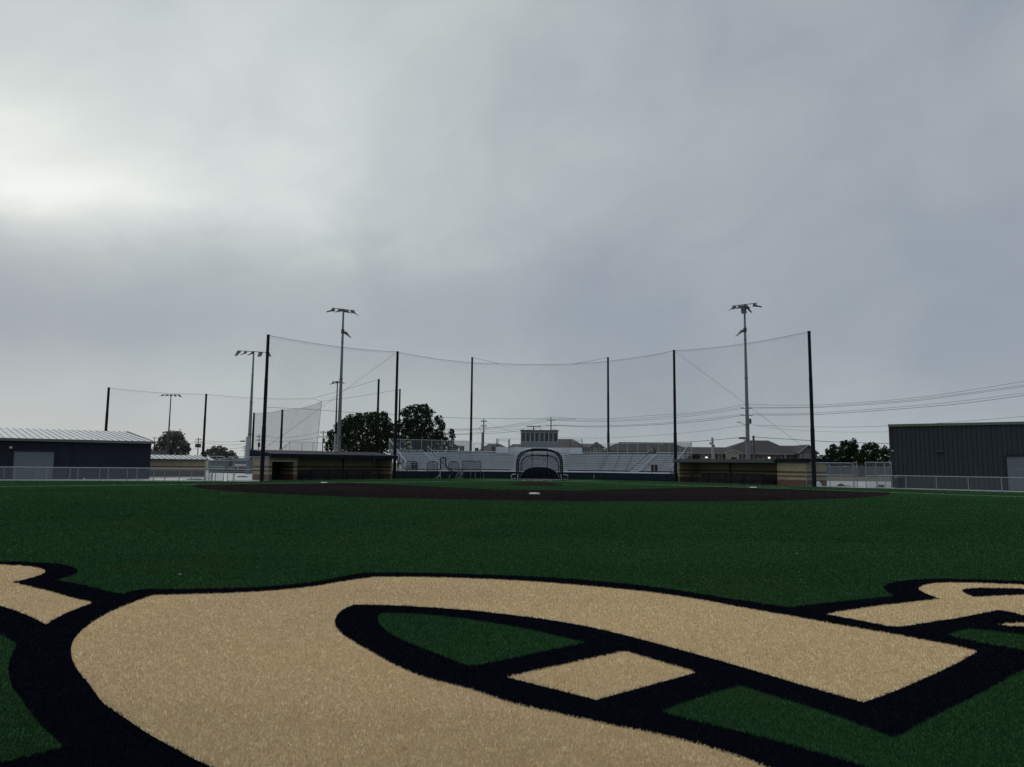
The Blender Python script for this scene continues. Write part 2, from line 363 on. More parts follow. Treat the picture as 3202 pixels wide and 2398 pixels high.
# ------------------------------------------------------------------ letters inlaid in the turf, traced on the ground plane
def R6(p): return gr(p[0]/2.0109, 1700+p[1]/2.0109)
def R7(p): return gr(1000+p[0]/2.0109, 1700+p[1]/2.0109)
def R8(p): return gr(2102+p[0]/2.0109, 1700+p[1]/2.0109)
def P_(*segs): return [(q.x, q.y) for fn, pts in segs for q in [fn(p) for p in pts]]
def smooth_poly(poly, it=1, lim=.82):
    """round the shallow bends of a traced outline, keep its true corners"""
    for _ in range(it):
        out = []; n = len(poly)
        for i in range(n):
            a, b, c = np.array(poly[i-1]), np.array(poly[i]), np.array(poly[(i+1) % n])
            u, v = b-a, c-b; cu = u@v/(np.linalg.norm(u)*np.linalg.norm(v)+1e-9)
            if cu < lim: out.append(tuple(b))
            else: out += [tuple(b*.75+a*.25), tuple(b*.75+c*.25)]
        poly = out
    return poly
tanA = P_((R6, [(960, 335), (820, 385), (700, 435), (600, 490), (520, 550), (465, 610), (443, 668), (450, 730), (475, 790), (510, 840), (555, 890), (602, 955), (640, 1010), (700, 1055), (800, 1120), (900, 1190), (1000, 1250), (1100, 1305), (1200, 1360), (1290, 1404), (1560, 1530), (1800, 1650)]),
          (R8, [(1000, 1610), (760, 1500), (530, 1404), (450, 1370), (300, 1325), (150, 1275), (0, 1240)]),
          (R7, [(2100, 1215), (2000, 1190), (1850, 1165), (1700, 1130), (1550, 1100), (1400, 1065), (1300, 1042), (1200, 1020), (1100, 985), (1000, 950), (850, 905), (700, 873), (600, 835), (500, 793), (400, 740), (300, 680), (200, 625), (130, 575), (95, 530), (92, 490), (115, 445), (160, 412), (220, 390), (400, 393), (600, 402), (800, 415), (1000, 432), (1200, 455), (1400, 480), (1600, 513), (1800, 555), (2000, 605), (2212, 662)]),
          (R8, [(200, 718), (400, 775), (600, 835), (800, 895), (1000, 955), (1200, 1010), (1280, 985), (1400, 940), (1600, 855), (1800, 760), (1915, 690), (1780, 655), (1600, 620), (1400, 583), (1200, 548), (1000, 512), (800, 475), (600, 440), (400, 405), (200, 365), (0, 333)]),
          (R7, [(2000, 305), (1800, 285), (1500, 258), (1200, 238), (900, 224), (600, 217), (345, 218), (250, 230), (120, 250), (0, 272)]),
          (R6, [(1900, 287), (1750, 303), (1600, 313), (1400, 322), (1200, 328)]))
tanBar = P_((R7, [(1180, 853), (1915, 690), (2366, 822), (1740, 995)]))
tanR = P_((R6, [(-500, 118), (-300, 122), (0, 140), (150, 147), (230, 157), (270, 170), (287, 182), (270, 197), (220, 215), (130, 238), (65, 248), (200, 283), (300, 305), (400, 335), (500, 362), (583, 380), (500, 410), (400, 450), (330, 490), (290, 517), (200, 470), (100, 430), (0, 398), (-200, 330), (-500, 240)]))
tanS = P_((R8, [(970, 452), (1100, 430), (1300, 400), (1500, 378), (1690, 355), (1620, 330), (1560, 303), (1545, 285), (1590, 268), (1660, 255), (1800, 252), (2000, 258), (2212, 265), (2700, 292), (3000, 330), (2900, 420), (2700, 500), (2212, 529), (2130, 527), (2050, 516), (2130, 511), (2212, 508), (2400, 500), (2212, 458), (2100, 432), (2050, 425), (1950, 445), (1800, 475), (1600, 505), (1480, 525), (1410, 530), (1350, 525), (1200, 495)]))
holeS = P_((R8, [(1815, 300), (1850, 288), (2000, 284), (2212, 290), (2500, 312), (2212, 330), (2000, 340), (1900, 345), (1840, 322)]))
navyP = P_((R6, [(-700, 90), (-300, 100), (0, 117), (100, 117), (300, 125), (400, 135), (470, 155), (492, 175), (480, 195), (430, 212), (350, 235), (500, 258), (620, 290), (700, 310), (770, 325), (830, 303), (900, 292), (1200, 292), (1500, 284), (1700, 275), (1900, 255), (2050, 235)]),
           (R7, [(100, 220), (200, 200), (270, 188), (600, 188), (900, 195), (1200, 205), (1500, 220), (1800, 245), (2000, 265), (2212, 293)]),
           (R8, [(200, 325), (400, 357), (600, 388), (720, 405), (780, 403), (900, 385), (1100, 365), (1300, 345), (1395, 335), (1350, 310), (1328, 285), (1330, 270), (1380, 250), (1450, 237), (1600, 226), (1700, 225), (1900, 228), (2212, 240), (2800, 265), (3300, 330), (3200, 600), (2800, 740), (2400, 700), (2212, 800), (2000, 920), (1900, 975), (1700, 1070), (1500, 1180), (1430, 1225), (1370, 1228), (1200, 1160), (1000, 1085), (800, 1020), (600, 960), (440, 907), (380, 915), (200, 970), (0, 1040)]),
           (R7, [(2150, 1065)]), (R8, [(0, 1092), (200, 1140), (400, 1190), (600, 1240), (800, 1295), (1000, 1350), (1180, 1404), (1700, 1580)]),
           (R6, [(1000, 1700), (300, 1550), (-150, 1440), (-50, 1400), (0, 1388), (80, 1375), (200, 1345), (350, 1305), (395, 1290), (350, 1240), (300, 1200), (250, 1150), (200, 1090), (160, 1030), (120, 970), (75, 920), (55, 850), (52, 770), (75, 700), (110, 640), (60, 610), (0, 578), (-200, 520), (-600, 420)]))
isleA = P_((R7, [(362, 460), (400, 443), (520, 445), (700, 455), (900, 478), (1100, 508), (1300, 545), (1500, 590), (1672, 630), (1560, 655), (1400, 688), (1200, 730), (1050, 762), (985, 775), (930, 775), (870, 755), (750, 708), (600, 650), (500, 605), (420, 560), (370, 510)]))
isleS = P_((R8, [(1730, 582), (1790, 557), (1870, 545), (2000, 555), (2212, 580), (2500, 625), (2350, 690), (2212, 680), (2000, 640), (1900, 622), (1800, 600)]))
tanA, tanR, tanS, holeS, navyP, isleA, isleS = (smooth_poly(p) for p in (tanA, tanR, tanS, holeS, navyP, isleA, isleS))
# a second softer rounding of the long curves
tanA = smooth_poly(tanA, 1, .95); navyP = smooth_poly(navyP, 1, .95); isleA = smooth_poly(isleA, 1, .95)

def inside(poly, x, y):
    p = np.array(poly); n = len(p); r_ = np.zeros(len(x), bool); j = n-1
    for i in range(n):
        xi, yi = p[i]; xj, yj = p[j]
        c = ((yi > y) != (yj > y)); t = (xj-xi)*(y-yi)/((yj-yi) if yj != yi else 1e-12)+xi
        r_ ^= c & (x < t); j = i
    return r_
rng = np.random.default_rng(5)
# pile of the turf: tufts of fibre, sown thinner and coarser with distance
def sow():
    out = []
    lam = 1.56
    # radial bands in front of the camera
    d = np.exp(rng.uniform(math.log(3.6), math.log(100.), 1950000)); 
    keep = np.ones_like(d, bool)
    th = rng.uniform(-.74, .66, len(d))
    x = CAM.x+d*np.sin(th); y = CAM.y+d*np.cos(th)
    return x, y, d
bx_, by_, bd_ = sow()
inA = inside(tanA, bx_, by_) ; inB = inside(tanBar, bx_, by_); inR = inside(tanR, bx_, by_); inS = inside(tanS, bx_, by_) & ~inside(holeS, bx_, by_)
inN = inside(navyP, bx_, by_) & ~inside(isleA, bx_, by_) & ~inside(isleS, bx_, by_)
inA |= inB
anytan = inA | inR | inS
inN &= ~anytan
onfield = inside(TURFP, bx_, by_) & (np.abs(by_+np.abs(bx_)) > .25) & ~((np.abs(bx_) < 8) & (by_ > -3)) & (np.hypot(bx_, by_+18.) > 2.85)
inD = inside(dirt, bx_, by_) & onfield & ~((np.hypot(bx_, by_+2*S) < .6))
inG = ~(inN | anytan) & ~inside(dirt, bx_, by_) & onfield
infar = inG & (by_ >= -52.2); inG &= by_ < -52.2
def pile(sel, sheet, hgt=.022, wid=.0034, dens=1.0):
    """append tuft fibres to a sheet object so that sheet and pile are one mesh"""
    x, y, d = bx_[sel], by_[sel], bd_[sel]; n = len(x)
    if dens < 1: k = rng.random(n) < dens; x, y, d = x[k], y[k], d[k]; n = len(x)
    wdt = wid*np.clip(d/5.5, 1, 7)*rng.uniform(.7, 1.4, n)
    h = hgt*rng.uniform(.65, 1.25, n)
    a = rng.uniform(0, 2*math.pi, n); lean = rng.uniform(.05, .9, n)*h; la = rng.uniform(0, 2*math.pi, n)
    bend = rng.uniform(.1, .5, n)
    ax, ay = np.cos(a)*wdt/2, np.sin(a)*wdt/2; lx, ly = np.cos(la)*lean, np.sin(la)*lean
    z0 = sheet.data.vertices[0].co.z
    V = np.empty((n, 5, 3))
    V[:, 0] = np.stack([x-ax, y-ay, np.full(n, z0)], 1); V[:, 1] = np.stack([x+ax, y+ay, np.full(n, z0)], 1)
    V[:, 2] = np.stack([x+ax*.9+lx*bend, y+ay*.9+ly*bend, z0+h*.65], 1); V[:, 3] = np.stack([x-ax*.9+lx*bend, y-ay*.9+ly*bend, z0+h*.65], 1)
    V[:, 4] = np.stack([x+lx, y+ly, z0+h], 1)
    me = sheet.data; bv = np.array([v.co[:] for v in me.vertices]); bf = [list(p.vertices) for p in me.polygons]
    nv0 = len(bv)
    allv = np.concatenate([bv, V.reshape(-1, 3)])
    base = nv0+5*np.arange(n)
    quads = np.stack([base, base+1, base+2, base+3], 1); tris = np.stack([base+3, base+2, base+4], 1)
    li = np.concatenate([np.array([i for f in bf for i in f], dtype=np.int64), quads.ravel(), tris.ravel()])
    tot = np.concatenate([np.array([len(f) for f in bf]), np.full(n, 4), np.full(n, 3)])
    st = np.concatenate([[0], np.cumsum(tot)[:-1]])
    nme = bpy.data.meshes.new(sheet.name); nme.vertices.add(len(allv)); nme.vertices.foreach_set('co', allv.ravel())
    nme.loops.add(len(li)); nme.loops.foreach_set('vertex_index', li.astype(np.int32)); nme.polygons.add(len(tot))
    nme.polygons.foreach_set('loop_start', st.astype(np.int32)); nme.polygons.foreach_set('loop_total', tot.astype(np.int32))
    for m_ in me.materials: nme.materials.append(m_)
    nme.update(calc_edges=True); sheet.data = nme
o = flat('navy_turf', navyP, .012, m_navy, holes=[isleA, isleS]); pile(inN, o, .021)
oA = flat('turf_letter', tanA, .016, m_tan, None)
tag(oA, 'huge sand coloured turf letter with a wide bowl and long stroke filling the foreground', 'turf letter', 'tan letters inlaid in the outfield turf'); 
pile(inside(tanA, bx_, by_), oA)
ob = flat('crossbar', tanBar, .016, m_tan, None); pile(inB, ob); ob.parent = oA; ob['label'] = 'short sand coloured bar set apart inside the navy outline'
oR = flat('turf_letter', tanR, .016, m_tan, None); tag(oR, 'sand coloured turf letter cut off by the left edge of the picture', 'turf letter', 'tan letters inlaid in the outfield turf'); pile(inR, oR)
oS = flat('turf_letter', tanS, .016, m_tan, None, holes=[holeS]); tag(oS, 'curling sand coloured turf letter cut off by the right edge of the picture', 'turf letter', 'tan letters inlaid in the outfield turf'); pile(inS, oS)
near = flat('turf_foreground', [(-32, -95), (32, -95), (32, -52.2), (-32, -52.2)], .0095, m_turf)
pile(inG, near, .021); pile(infar, o_field, .021); pile(inD, o_infield, .018)
for (px, py), s_ in (((563, 1803), .022), ((2492, 1736), .022)):
    p = gr(px, py); b = MB(); e = Vector((math.cos(px), math.sin(px), 0)); n_ = Vector((-e.y, e.x, 0))
    b.hexa([p+e*a_*s_+n_*c_*s_*.5+Z*(.035+zz) for zz, q in ((0, 1), (.012, .8)) for a_, c_ in ((-1, -1), (1, -1.3*q), (1.2*q, 1), (-.7, 1.2))])
    tag(b.build('litter_scrap', m_rag), {563: 'tiny pale scrap on the green turf above the big tan bowl', 2492: 'tiny pale scrap on open green turf right of centre'}[px], 'litter')

# ------------------------------------------------------------------ bases
def base(P, label, s_=.46, h=.09, ang=math.pi/4):
    P = Vector(P); e = Vector((math.cos(ang), math.sin(ang), 0)); n_ = Vector((-e.y, e.x, 0)); b = MB()
    k = s_/2; b.hexa([P+e*i*k+n_*j*k+Z*.012 for i, j in ((-1, -1), (1, -1), (1, 1), (-1, 1))]+[P+e*i*k+n_*j*k+Z*h*.7 for i, j in ((-1, -1), (1, -1), (1, 1), (-1, 1))])
    q = k*.8; b.hexa([P+e*i*k+n_*j*k+Z*(h*.7+.001) for i, j in ((-1, -1), (1, -1), (1, 1), (-1, 1))]+[P+e*i*q+n_*j*q+Z*h for i, j in ((-1, -1), (1, -1), (1, 1), (-1, 1))])
    return tag(b.build('base', m_base), label, 'base', 'white bases of the infield')
base((.15, -2*S, 0), 'white base on the brown turf nearest the camera, in front of the mound', .5, .10)
base((-S, -S, 0), 'white base on the foul line in front of the left dugout'); base((S, -S, 0), 'white base on the foul line in front of the right dugout')
b = MB(); b.prism([(-.22, .1, .012), (-.22, -.12, .012), (.22, -.12, .012), (.22, .1, .012), (0, .3, .012)], (0, 0, .02)); tag(b.build('home_plate', m_base), 'white home plate under the front edge of the batting cage', 'home plate')

# ------------------------------------------------------------------ fences
def fence(name, label, cat, pts, h, posts, link=m_link, mid=None, group=None, r=.028, pr=.035, curb=True, zb=.05, railm=m_galvl, toprail=True):
    """pts: plan polyline; posts: list of plan points"""
    t = thing(name, label, cat, pts[0], group)
    for p in posts: MB().tube([Vector(p), Vector(p)+Z*(h+.03)], pr, 8).build('post', m_galv, t)
    P = [Vector(p) for p in pts]
    if toprail: MB().tube([p+Z*h for p in P], r, 8).build('top_rail', railm, t)
    MB().tube([p+Z*zb for p in P], r*.9, 8).build('bottom_rail', railm, t)
    if mid: MB().tube([p+Z*mid for p in P], r*.9, 8).build('middle_rail', railm, t)
    m_ = MB()
    for a, b in zip(P[:-1], P[1:]): m_.quad(a+Z*zb, b+Z*zb, b+Z*h, a+Z*h)
    m_.build('wire_mesh', link, t)
    return t
def fl(px): return online(px, FL[1], FL[2])
posts = [FL[0], FL[0]*.5+FL[1]*.5]+[fl(p) for p in (11, 116, 218, 310, 397, 480, 560, 639, 663)]
fence('low_fence', 'waist high chain link fence in front of the navy building on the left', 'fence', FL[:2]+[fl(700)], 1.2, posts, group='low outfield fences')
off = Vector((-.3, 1.3, 0))
fence('low_fence', 'second low chain link fence just behind the front one at the navy building', 'fence', [p+off for p in FL[:2]+[fl(655)]], 1.17, [fl(p)+off for p in (22, 124, 224, 321, 413, 502, 588, 650)], group='low outfield fences')
def fr(px): return online(px, FR[0], FR[1], 1530)
fence('low_fence', 'waist high chain link fence in front of the slate building on the right', 'fence', [fr(2745), FR[1], FR[2]], 1.2, [fr(p) for p in (2745, 2834, 2929, 3029, 3133, 3240)]+[FR[2]], group='low outfield fences')
FT = [online(640, FL[1], FL[2])+Vector((.2, .8, 0)), gr(838, 1503.5)]
def ft(px): return online(px, FT[0], FT[1])
fence('tall_fence', 'tall chain link panel left of the open gateway by the left dugout', 'fence', [ft(642), ft(699)], 2.35, [ft(642), ft(653), ft(673), ft(699)], mid=1.4, group='tall chain link fences')
fence('tall_gate', 'narrow chain link gate leaf standing between the two tall left fences', 'gate', [ft(710), ft(729)], 2.33, [ft(710), ft(729)], mid=1.2, group='tall chain link gates')
fence('tall_fence', 'tall chain link fence touching the left dugout storage room', 'fence', [ft(732), ft(788), ft(838)], 2.35, [ft(732), ft(788), ft(838)], mid=1.13, group='tall chain link fences')
RA, RB = gr(2525, 1521), gr(2672, 1523.5)
def rt(px): return online(px, RA, RB, 1521)
fence('tall_fence', 'tall chain link fence between right dugout storage room and the gateway', 'fence', [rt(2523), rt(2669)], 2.33, [rt(2523), rt(2596), rt(2669)], mid=1.15, group='tall chain link fences')
fence('tall_gate', 'folded back chain link gate leaf at the right gateway', 'gate', [rt(2673), rt(2679)+Vector((.3, .5, 0))], 2.4, [rt(2673), rt(2679)+Vector((.3, .5, 0))], mid=1.2, group='tall chain link gates')
RC, RD = gr(2709, 1526), gr(2792, 1527)
def rt2(px): return online(px, RC, RD, 1526)
fence('tall_fence', 'tall chain link fence against the corner of the slate building', 'fence', [rt2(2709), rt2(2790)], 2.4, [rt2(2709), rt2(2741), rt2(2769), rt2(2790)], mid=1.15, group='tall chain link fences')

# ------------------------------------------------------------------ metal buildings
def unit(v): v = Vector(v); v.z = 0; return v.normalized()
def corr(b, o, e, nrm, a0, a1, z0, z1, pitch, dep=.03, wid=.05):
    k = a0+pitch/2
    while k < a1:
        b.box(o, e, nrm, k-wid/2, k+wid/2, 0, dep, z0, z1); k += pitch
def rolldoor(parent, o, e, nrm, a0, a1, z0, z1, m_=m_door):
    b = MB(); n = int((z1-z0)/.1)
    for i in range(n):
        za = z0+(z1-z0)*i/n; zb = z0+(z1-z0)*(i+1)/n; zm = (za+zb)/2
        p = [o+e*a+nrm*dd+Z*z for a in (a0, a1) for z, dd in ((za, .03), (zm, .075), (zb-.01, .03))]
        b.add(p, [(0, 3, 4, 1), (1, 4, 5, 2)])
    d = b.build('roll_up_door', m_, parent)
    f = MB(); f.box(o, e, nrm, a0-.12, a0-.002, 0, .1, z0, z1+.1).box(o, e, nrm, a1+.002, a1+.12, 0, .1, z0, z1+.1).box(o, e, nrm, a0, a1, 0, .14, z1+.002, z1+.14)
    f.build('door_frame', m_navymetal, d)
    return d
# left: navy building
A0 = gr(467, 1497); A0.z = 0; e = unit((-.745, -.667, 0)); n_ = Vector((e.y, -e.x, 0))       # n_ faces the field
if n_.y > 0: n_ = -n_
L_, Dp, He, Hr = 27., 13., 3.72, 5.25
t = thing('navy_building', 'long navy metal building with white standing seam roof on the left', 'building', A0)
b = MB(); b.box(A0, e, n_, 0, L_, -2*Dp, 0, 0, He); corr(b, A0, e, n_, .1, L_, 0, He, .3, .025, .06); b.build('wall', m_navymetal, t)
b = MB(); b.add([A0+n_*0+Z*He, A0-n_*2*Dp+Z*He, A0-n_*Dp+Z*(Hr-.05)], [(0, 1, 2)]); b.build('gable', m_navymetal, t)
ov = .3
b = MB()
for s0, s1 in ((ov, -Dp), (-2*Dp-ov, -Dp)):
    z0 = He+.16-.0*(ov); q = [A0+e*(-.25)+n_*s0+Z*z0, A0+e*(L_)+n_*s0+Z*z0, A0+e*L_+n_*s1+Z*Hr, A0+e*(-.25)+n_*s1+Z*Hr]
    b.hexa([p-Z*.06 for p in (q if s0 > s1 else q)]+q)
rf = b.build('roof', m_whiteroof, t)
b = MB(); k = 0
while k < L_:
    p0, p1 = A0+e*k+n_*ov+Z*(He+.165), A0+e*k-n_*Dp+Z*(Hr+.005)
    b.hexa([p0-e*.016, p0+e*.016, p1+e*.016, p1-e*.016, p0-e*.012+Z*.05, p0+e*.012+Z*.05, p1+e*.012+Z*.05, p1-e*.012+Z*.05]); k += .61
b.build('standing_seam', m_seam, rf)
b = MB(); b.box(A0, e, n_, -.3, L_, ov-.02, ov+.12, He-.1, He+.14); b.build('gutter', m_fascia, t)
b = MB(); p0, p1 = A0-e*.3+n_*ov+Z*(He-.02), A0-e*.3-n_*Dp+Z*(Hr-.1); b.hexa([p0, p0+e*.06, p1+e*.06, p1, p0+Z*.2, p0+e*.06+Z*.2, p1+e*.06+Z*.2, p1+Z*.2]); b.build('rake_trim', m_fascia, t)
b = MB(); pj = online(224, A0, A0+e*10); kj = (pj-A0).dot(e); b.box(A0, e, n_, kj-.06, kj+.06, .001, .09, 0, He-.1); b.build('downpipe', m_navymetal, t)
k1 = (online(163, A0, A0+e*10)-A0).dot(e); k2 = (online(37, A0, A0+e*10)-A0).dot(e)
rolldoor(t, A0+n_*.03, e, n_, k1, k2, .05, zat(100, 1411, A0+e*(k1+k2)/2))
kk = (online(25, A0, A0+e*10)-A0).dot(e); b = MB(); b.box(A0, e, n_, kk-.12, kk+.12, .02, .2, 2.9, 3.08); b.build('wall_lamp', m_galvl, t)
for px, py, w_, lab in ((33, 1494, .14, 'small white pipe cap by the roll up door of the navy building'), (263, 1501, .1, 'small white scrap at the foot of the left low fence')):
    p = gr(px, py); b = MB(); b.tube([p, p+Z*.14, p+Z*.2], w_, 10, w_*.6); tag(b.build('pipe_cap' if px == 33 else 'litter_scrap', m_bag), lab, 'pipe cap' if px == 33 else 'litter')
# right: slate building
B0 = gr(2791, 1525); B0.z = 0; e = unit((.836, -.548, 0)); n_ = Vector((e.y, -e.x, 0))
if n_.y > 0: n_ = -n_
t = thing('slate_building', 'tall slate grey ribbed metal building on the right', 'building', B0); H_ = 5.85
b = MB().use(m_slate); b.box(B0, e, n_, 0, 24, -16, 0, 0, H_)
k = .2
while k < 24: b.use(m_slate).box(B0, e, n_, k-.05, k+.02, .0, .035, 0, H_); b.use(m_rib_shade).box(B0, e, n_, k+.021, k+.06, .0, .012, 0, H_); k += .38  # each rib gets a thin dark strip as its painted shadow
b.build('wall', m_slate, t)
b = MB(); b.box(B0, e, n_, -.12, 24.1, -16.1, .18, H_+.001, H_+.24); b.build('roof', m_fascia, t)
b = MB(); b.box(B0, e, n_, -.1, .08, .04, .10, 0, H_-.002); b.build('corner_trim', m_slate, t)
k1 = (online(3152, B0, B0+e*10)-B0).dot(e)
rolldoor(t, B0+n_*.036, e, n_, k1, k1+3.4, .05, zat(3160, 1427, B0+e*k1), m_door)
kk = (online(2945, B0, B0+e*10)-B0).dot(e); zz = zat(2945, 1411, B0+e*kk); b = MB(); b.box(B0, e, n_, kk-.3, kk+.25, .04, .32, zz-.05, zz+.04).box(B0, e, n_, kk+.05, kk+.25, .04, .2, zz+.041, zz+.16); b.build('wall_lamp', m_fix, t)
kk = (online(2786, B0, B0+e*10)-B0).dot(e); b = MB(); b.box(B0, e, n_, max(.1, kk), max(.1, kk)+.14, .10, .2, 3.45, 3.62); b.build('corner_lamp', m_galvl, t)
# dark litter bin by its corner
p = gr(2812, 1526.5); t = thing('litter_bin', 'tall dark plastic bin standing at the corner of the slate building', 'bin', p)
b = MB(); b.hexa([p+Vector((i*.26, j*.26, .0)) for i, j in ((-1, -1), (1, -1), (1, 1), (-1, 1))]+[p+Vector((i*.31, j*.31, .98)) for i, j in ((-1, -1), (1, -1), (1, 1), (-1, 1))]); b.build('bin_body', m_navypaint, t)
b = MB(); b.hexa([p+Vector((i*.34, j*.34, .985)) for i, j in ((-1, -1), (1, -1), (1, 1), (-1, 1))]+[p+Vector((i*.27, j*.27, 1.1)) for i, j in ((-1, -1), (1, -1), (1, 1), (-1, 1))]); b.build('lid', m_blackplastic, t)

# ------------------------------------------------------------------ dugouts
def dugout(side, C0, C1, C2, C3, label, left):
    """C0 outer end of storage room, C1 room/opening, C2 far end; all plan points on the front line"""
    e = unit(C2-C0); n_ = Vector((e.y, -e.x, 0))
    if n_.y > 0: n_ = -n_
    w_ = m_wallL if left else m_wallR
    t = thing('dugout', label, 'dugout', C0, 'block dugouts beside the infield')
    L0 = (C1-C0).dot(e); L1 = (C2-C0).dot(e); Dp = 3.0 if left else 3.3; Hw = 2.36
    b = MB()
    # storage room
    if left:
        d0 = (online(849, C0, C2)-C0).dot(e); d1 = (online(917, C0, C2)-C0).dot(e); zd = 2.0
        b.box(C0, e, n_, 0, d0, -.25, 0, 0, Hw).box(C0, e, n_, d1, L0, -.25, 0, 0, Hw).box(C0, e, n_, d0, d1, -.25, 0, zd, Hw)
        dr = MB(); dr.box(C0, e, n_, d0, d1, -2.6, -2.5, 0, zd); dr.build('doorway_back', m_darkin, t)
        dr = MB(); dr.box(C0, e, n_, d0+.002, d1-.002, -.2, -.02, zd-.09, zd-.002); dr.build('roller_head', m_galvl, t)
    else:
        b.box(C0, e, n_, 0, L0, -.25, .0, 0, Hw)
    s0, s1 = (0, .25)
    b.box(C0, e, n_, 0, .25, -Dp, -.252, 0, Hw); b.box(C0, e, n_, L0-.25, L0, -Dp, -.252, 0, Hw)
    b.box(C0, e, n_, .252, L1-.252, -Dp-.25, -Dp-.002, 0, Hw)
    b.box(C0, e, n_, L1-.25, L1, -Dp, .0, 0, Hw)
    b.build('wall', w_, t)
    fb = MB(); fb.box(C0, e, n_, L0+.002, L1-.252, -Dp, .6, .009, .014); fb.build('floor_slab', m_walk, t)
    rb = MB()
    if left: P8 = [C0+e*a_+n_*b_ for a_, b_ in ((-.25, .8), (L1+.12, .8), (L1+.12, -Dp-.4), (-.25, -Dp-.4))]; rb.hexa([p+Z*(Hw+.002) for p in P8]+[P8[0]+Z*(Hw+.36), P8[1]+Z*(Hw+.36), P8[2]+Z*(Hw+.78), P8[3]+Z*(Hw+.78)]); rb.build('roof', m_navypaint, t)
    else:
        rb.box(C0, e, n_, L0+.002, L1+.15, -Dp-.4, .7, Hw-.06, Hw+.3); rb.build('roof', m_roofgrey, t)
        rb = MB(); rb.box(C0, e, n_, -.22, L0+.0, -Dp-.4, .25, Hw+.002, Hw+.36); rb.build('roof', m_navypaint, t)
    # column
    pc = 1073 if left else 2283
    kc = (online(pc, C0, C2)-C0).dot(e)
    MB().box(C0, e, n_, kc-.07, kc+.07, -.15, -.01, .014, Hw-.06).build('column', m_blackpole, t)
    # bench inside
    bb = MB(); bb.box(C0, e, n_, L0+.5, L1-.8, -Dp+.3, -Dp+.75, .42, .48); bb.box(C0, e, n_, L0+.5, L1-.8, -Dp+.2, -Dp+.26, .6, .95)
    k = L0+.8
    while k < L1-1: bb.box(C0, e, n_, k, k+.08, -Dp+.35, -Dp+.7, .014, .419); k += 1.5
    bb.build('bench', m_dark, t)
    return e, n_, L0, L1
LD0, LD2 = gr(839, 1502.5), gr(1226, 1497.8); LD1 = online(928, LD0, LD2)
RD2, RD0 = gr(2121, 1507), gr(2525, 1521); RD1 = online(2431, RD0, RD2)
for v in (LD0, LD1, LD2, RD0, RD1, RD2): v.z = 0
aL = math.atan2((LD2-LD0).y, (LD2-LD0).x); aR = math.atan2((RD2-RD0).y, (RD2-RD0).x)
m_wallL = blockwall('striped_block_left', TAN, BRN, 0, 0, aL, BANDS); m_wallR = blockwall('striped_block_right', TAN, BRN, 0, 0, aR, BANDS)
dugout('left', LD0, LD1, LD2, None, 'striped block dugout with navy roof and open doorway on the left', True)
dugout('right', RD0, RD1, RD2, None, 'striped block dugout with a solid bright end room on the right', False)
def rail(pxs, A, B, base_y, h, label, off=1.1):
    e = unit(B-A); n_ = Vector((e.y, -e.x, 0))
    if n_.y > 0: n_ = -n_
    o = A+n_*off; P = [online(p, o, o+e*10) for p in pxs]
    t = thing('dugout_rail', label, 'railing', P[0], 'dark railings in front of the dugouts')
    for i, p in enumerate(P):
        endp = (i == 0 or i == len(P)-1) and (i == 0 if 'left' in label else i == len(P)-1)
        MB().box(p, e, n_, -.13 if endp else -.06, .13 if endp else .06, -.06, .06, .01, h).build('post', m_navypaint if endp else m_blackpole, t)
    MB().tube([p+Z*(h+.03) for p in P], .035, 8).build('top_rail', m_navypaint, t)
    m_ = MB(); m_.quad(P[0]+Z*.1, P[-1]+Z*.1, P[-1]+Z*h, P[0]+Z*h); m_.build('wire_mesh', sheer_dark, t)
sheer_dark = sheer('dark_mesh', (.012, .013, .016), .25)
rail((971, 1029, 1083, 1136, 1186), LD0, LD2, 1502, 1.1, 'dark padded railing in front of the left dugout opening', .9)
rail((2163, 2214, 2269, 2325, 2384), RD2, RD0, 1510, 1.1, 'dark padded railing in front of the right dugout opening', .9)

# ------------------------------------------------------------------ backstop wall pads
PADS = [Vector((-17.9, 2.0, 0)), Vector((-7.1, 9.0, 0)), Vector((7.1, 9.0, 0)), Vector((16.9, 2.3, 0))]
t = thing('backstop_wall', 'low padded navy wall running below the silver bleachers', 'wall', PADS[1])
for a, b_ in zip(PADS[:-1], PADS[1:]):
    e = unit(b_-a); n_ = Vector((e.y, -e.x, 0)); L_ = (b_-a).length; k = 0; n = int(L_/1.85)+1
    for i in range(n):
        s0, s1 = L_*i/n+.008, L_*(i+1)/n-.008
        m_ = MB(); m_.box(a, e, n_, s0, s1, -.12, -.02, .02, .92); m_.hexa([a+e*x_+n_*d_+Z*z_ for d_, q in ((-.0199, 0), (.02, .03)) for x_, z_ in ((s0+q, .02+q), (s1-q, .02+q), (s1-q, .92-q), (s0+q, .92-q))]); m_.build('wall_pad', m_pad, t)
b = MB()
for a, b_ in zip(PADS[:-1], PADS[1:]):
    e = unit(b_-a); n_ = Vector((e.y, -e.x, 0)); b.box(a, e, n_, 0, (b_-a).length, -.3, -.125, 0, .9)
b.build('wall_core', m_conc, t)

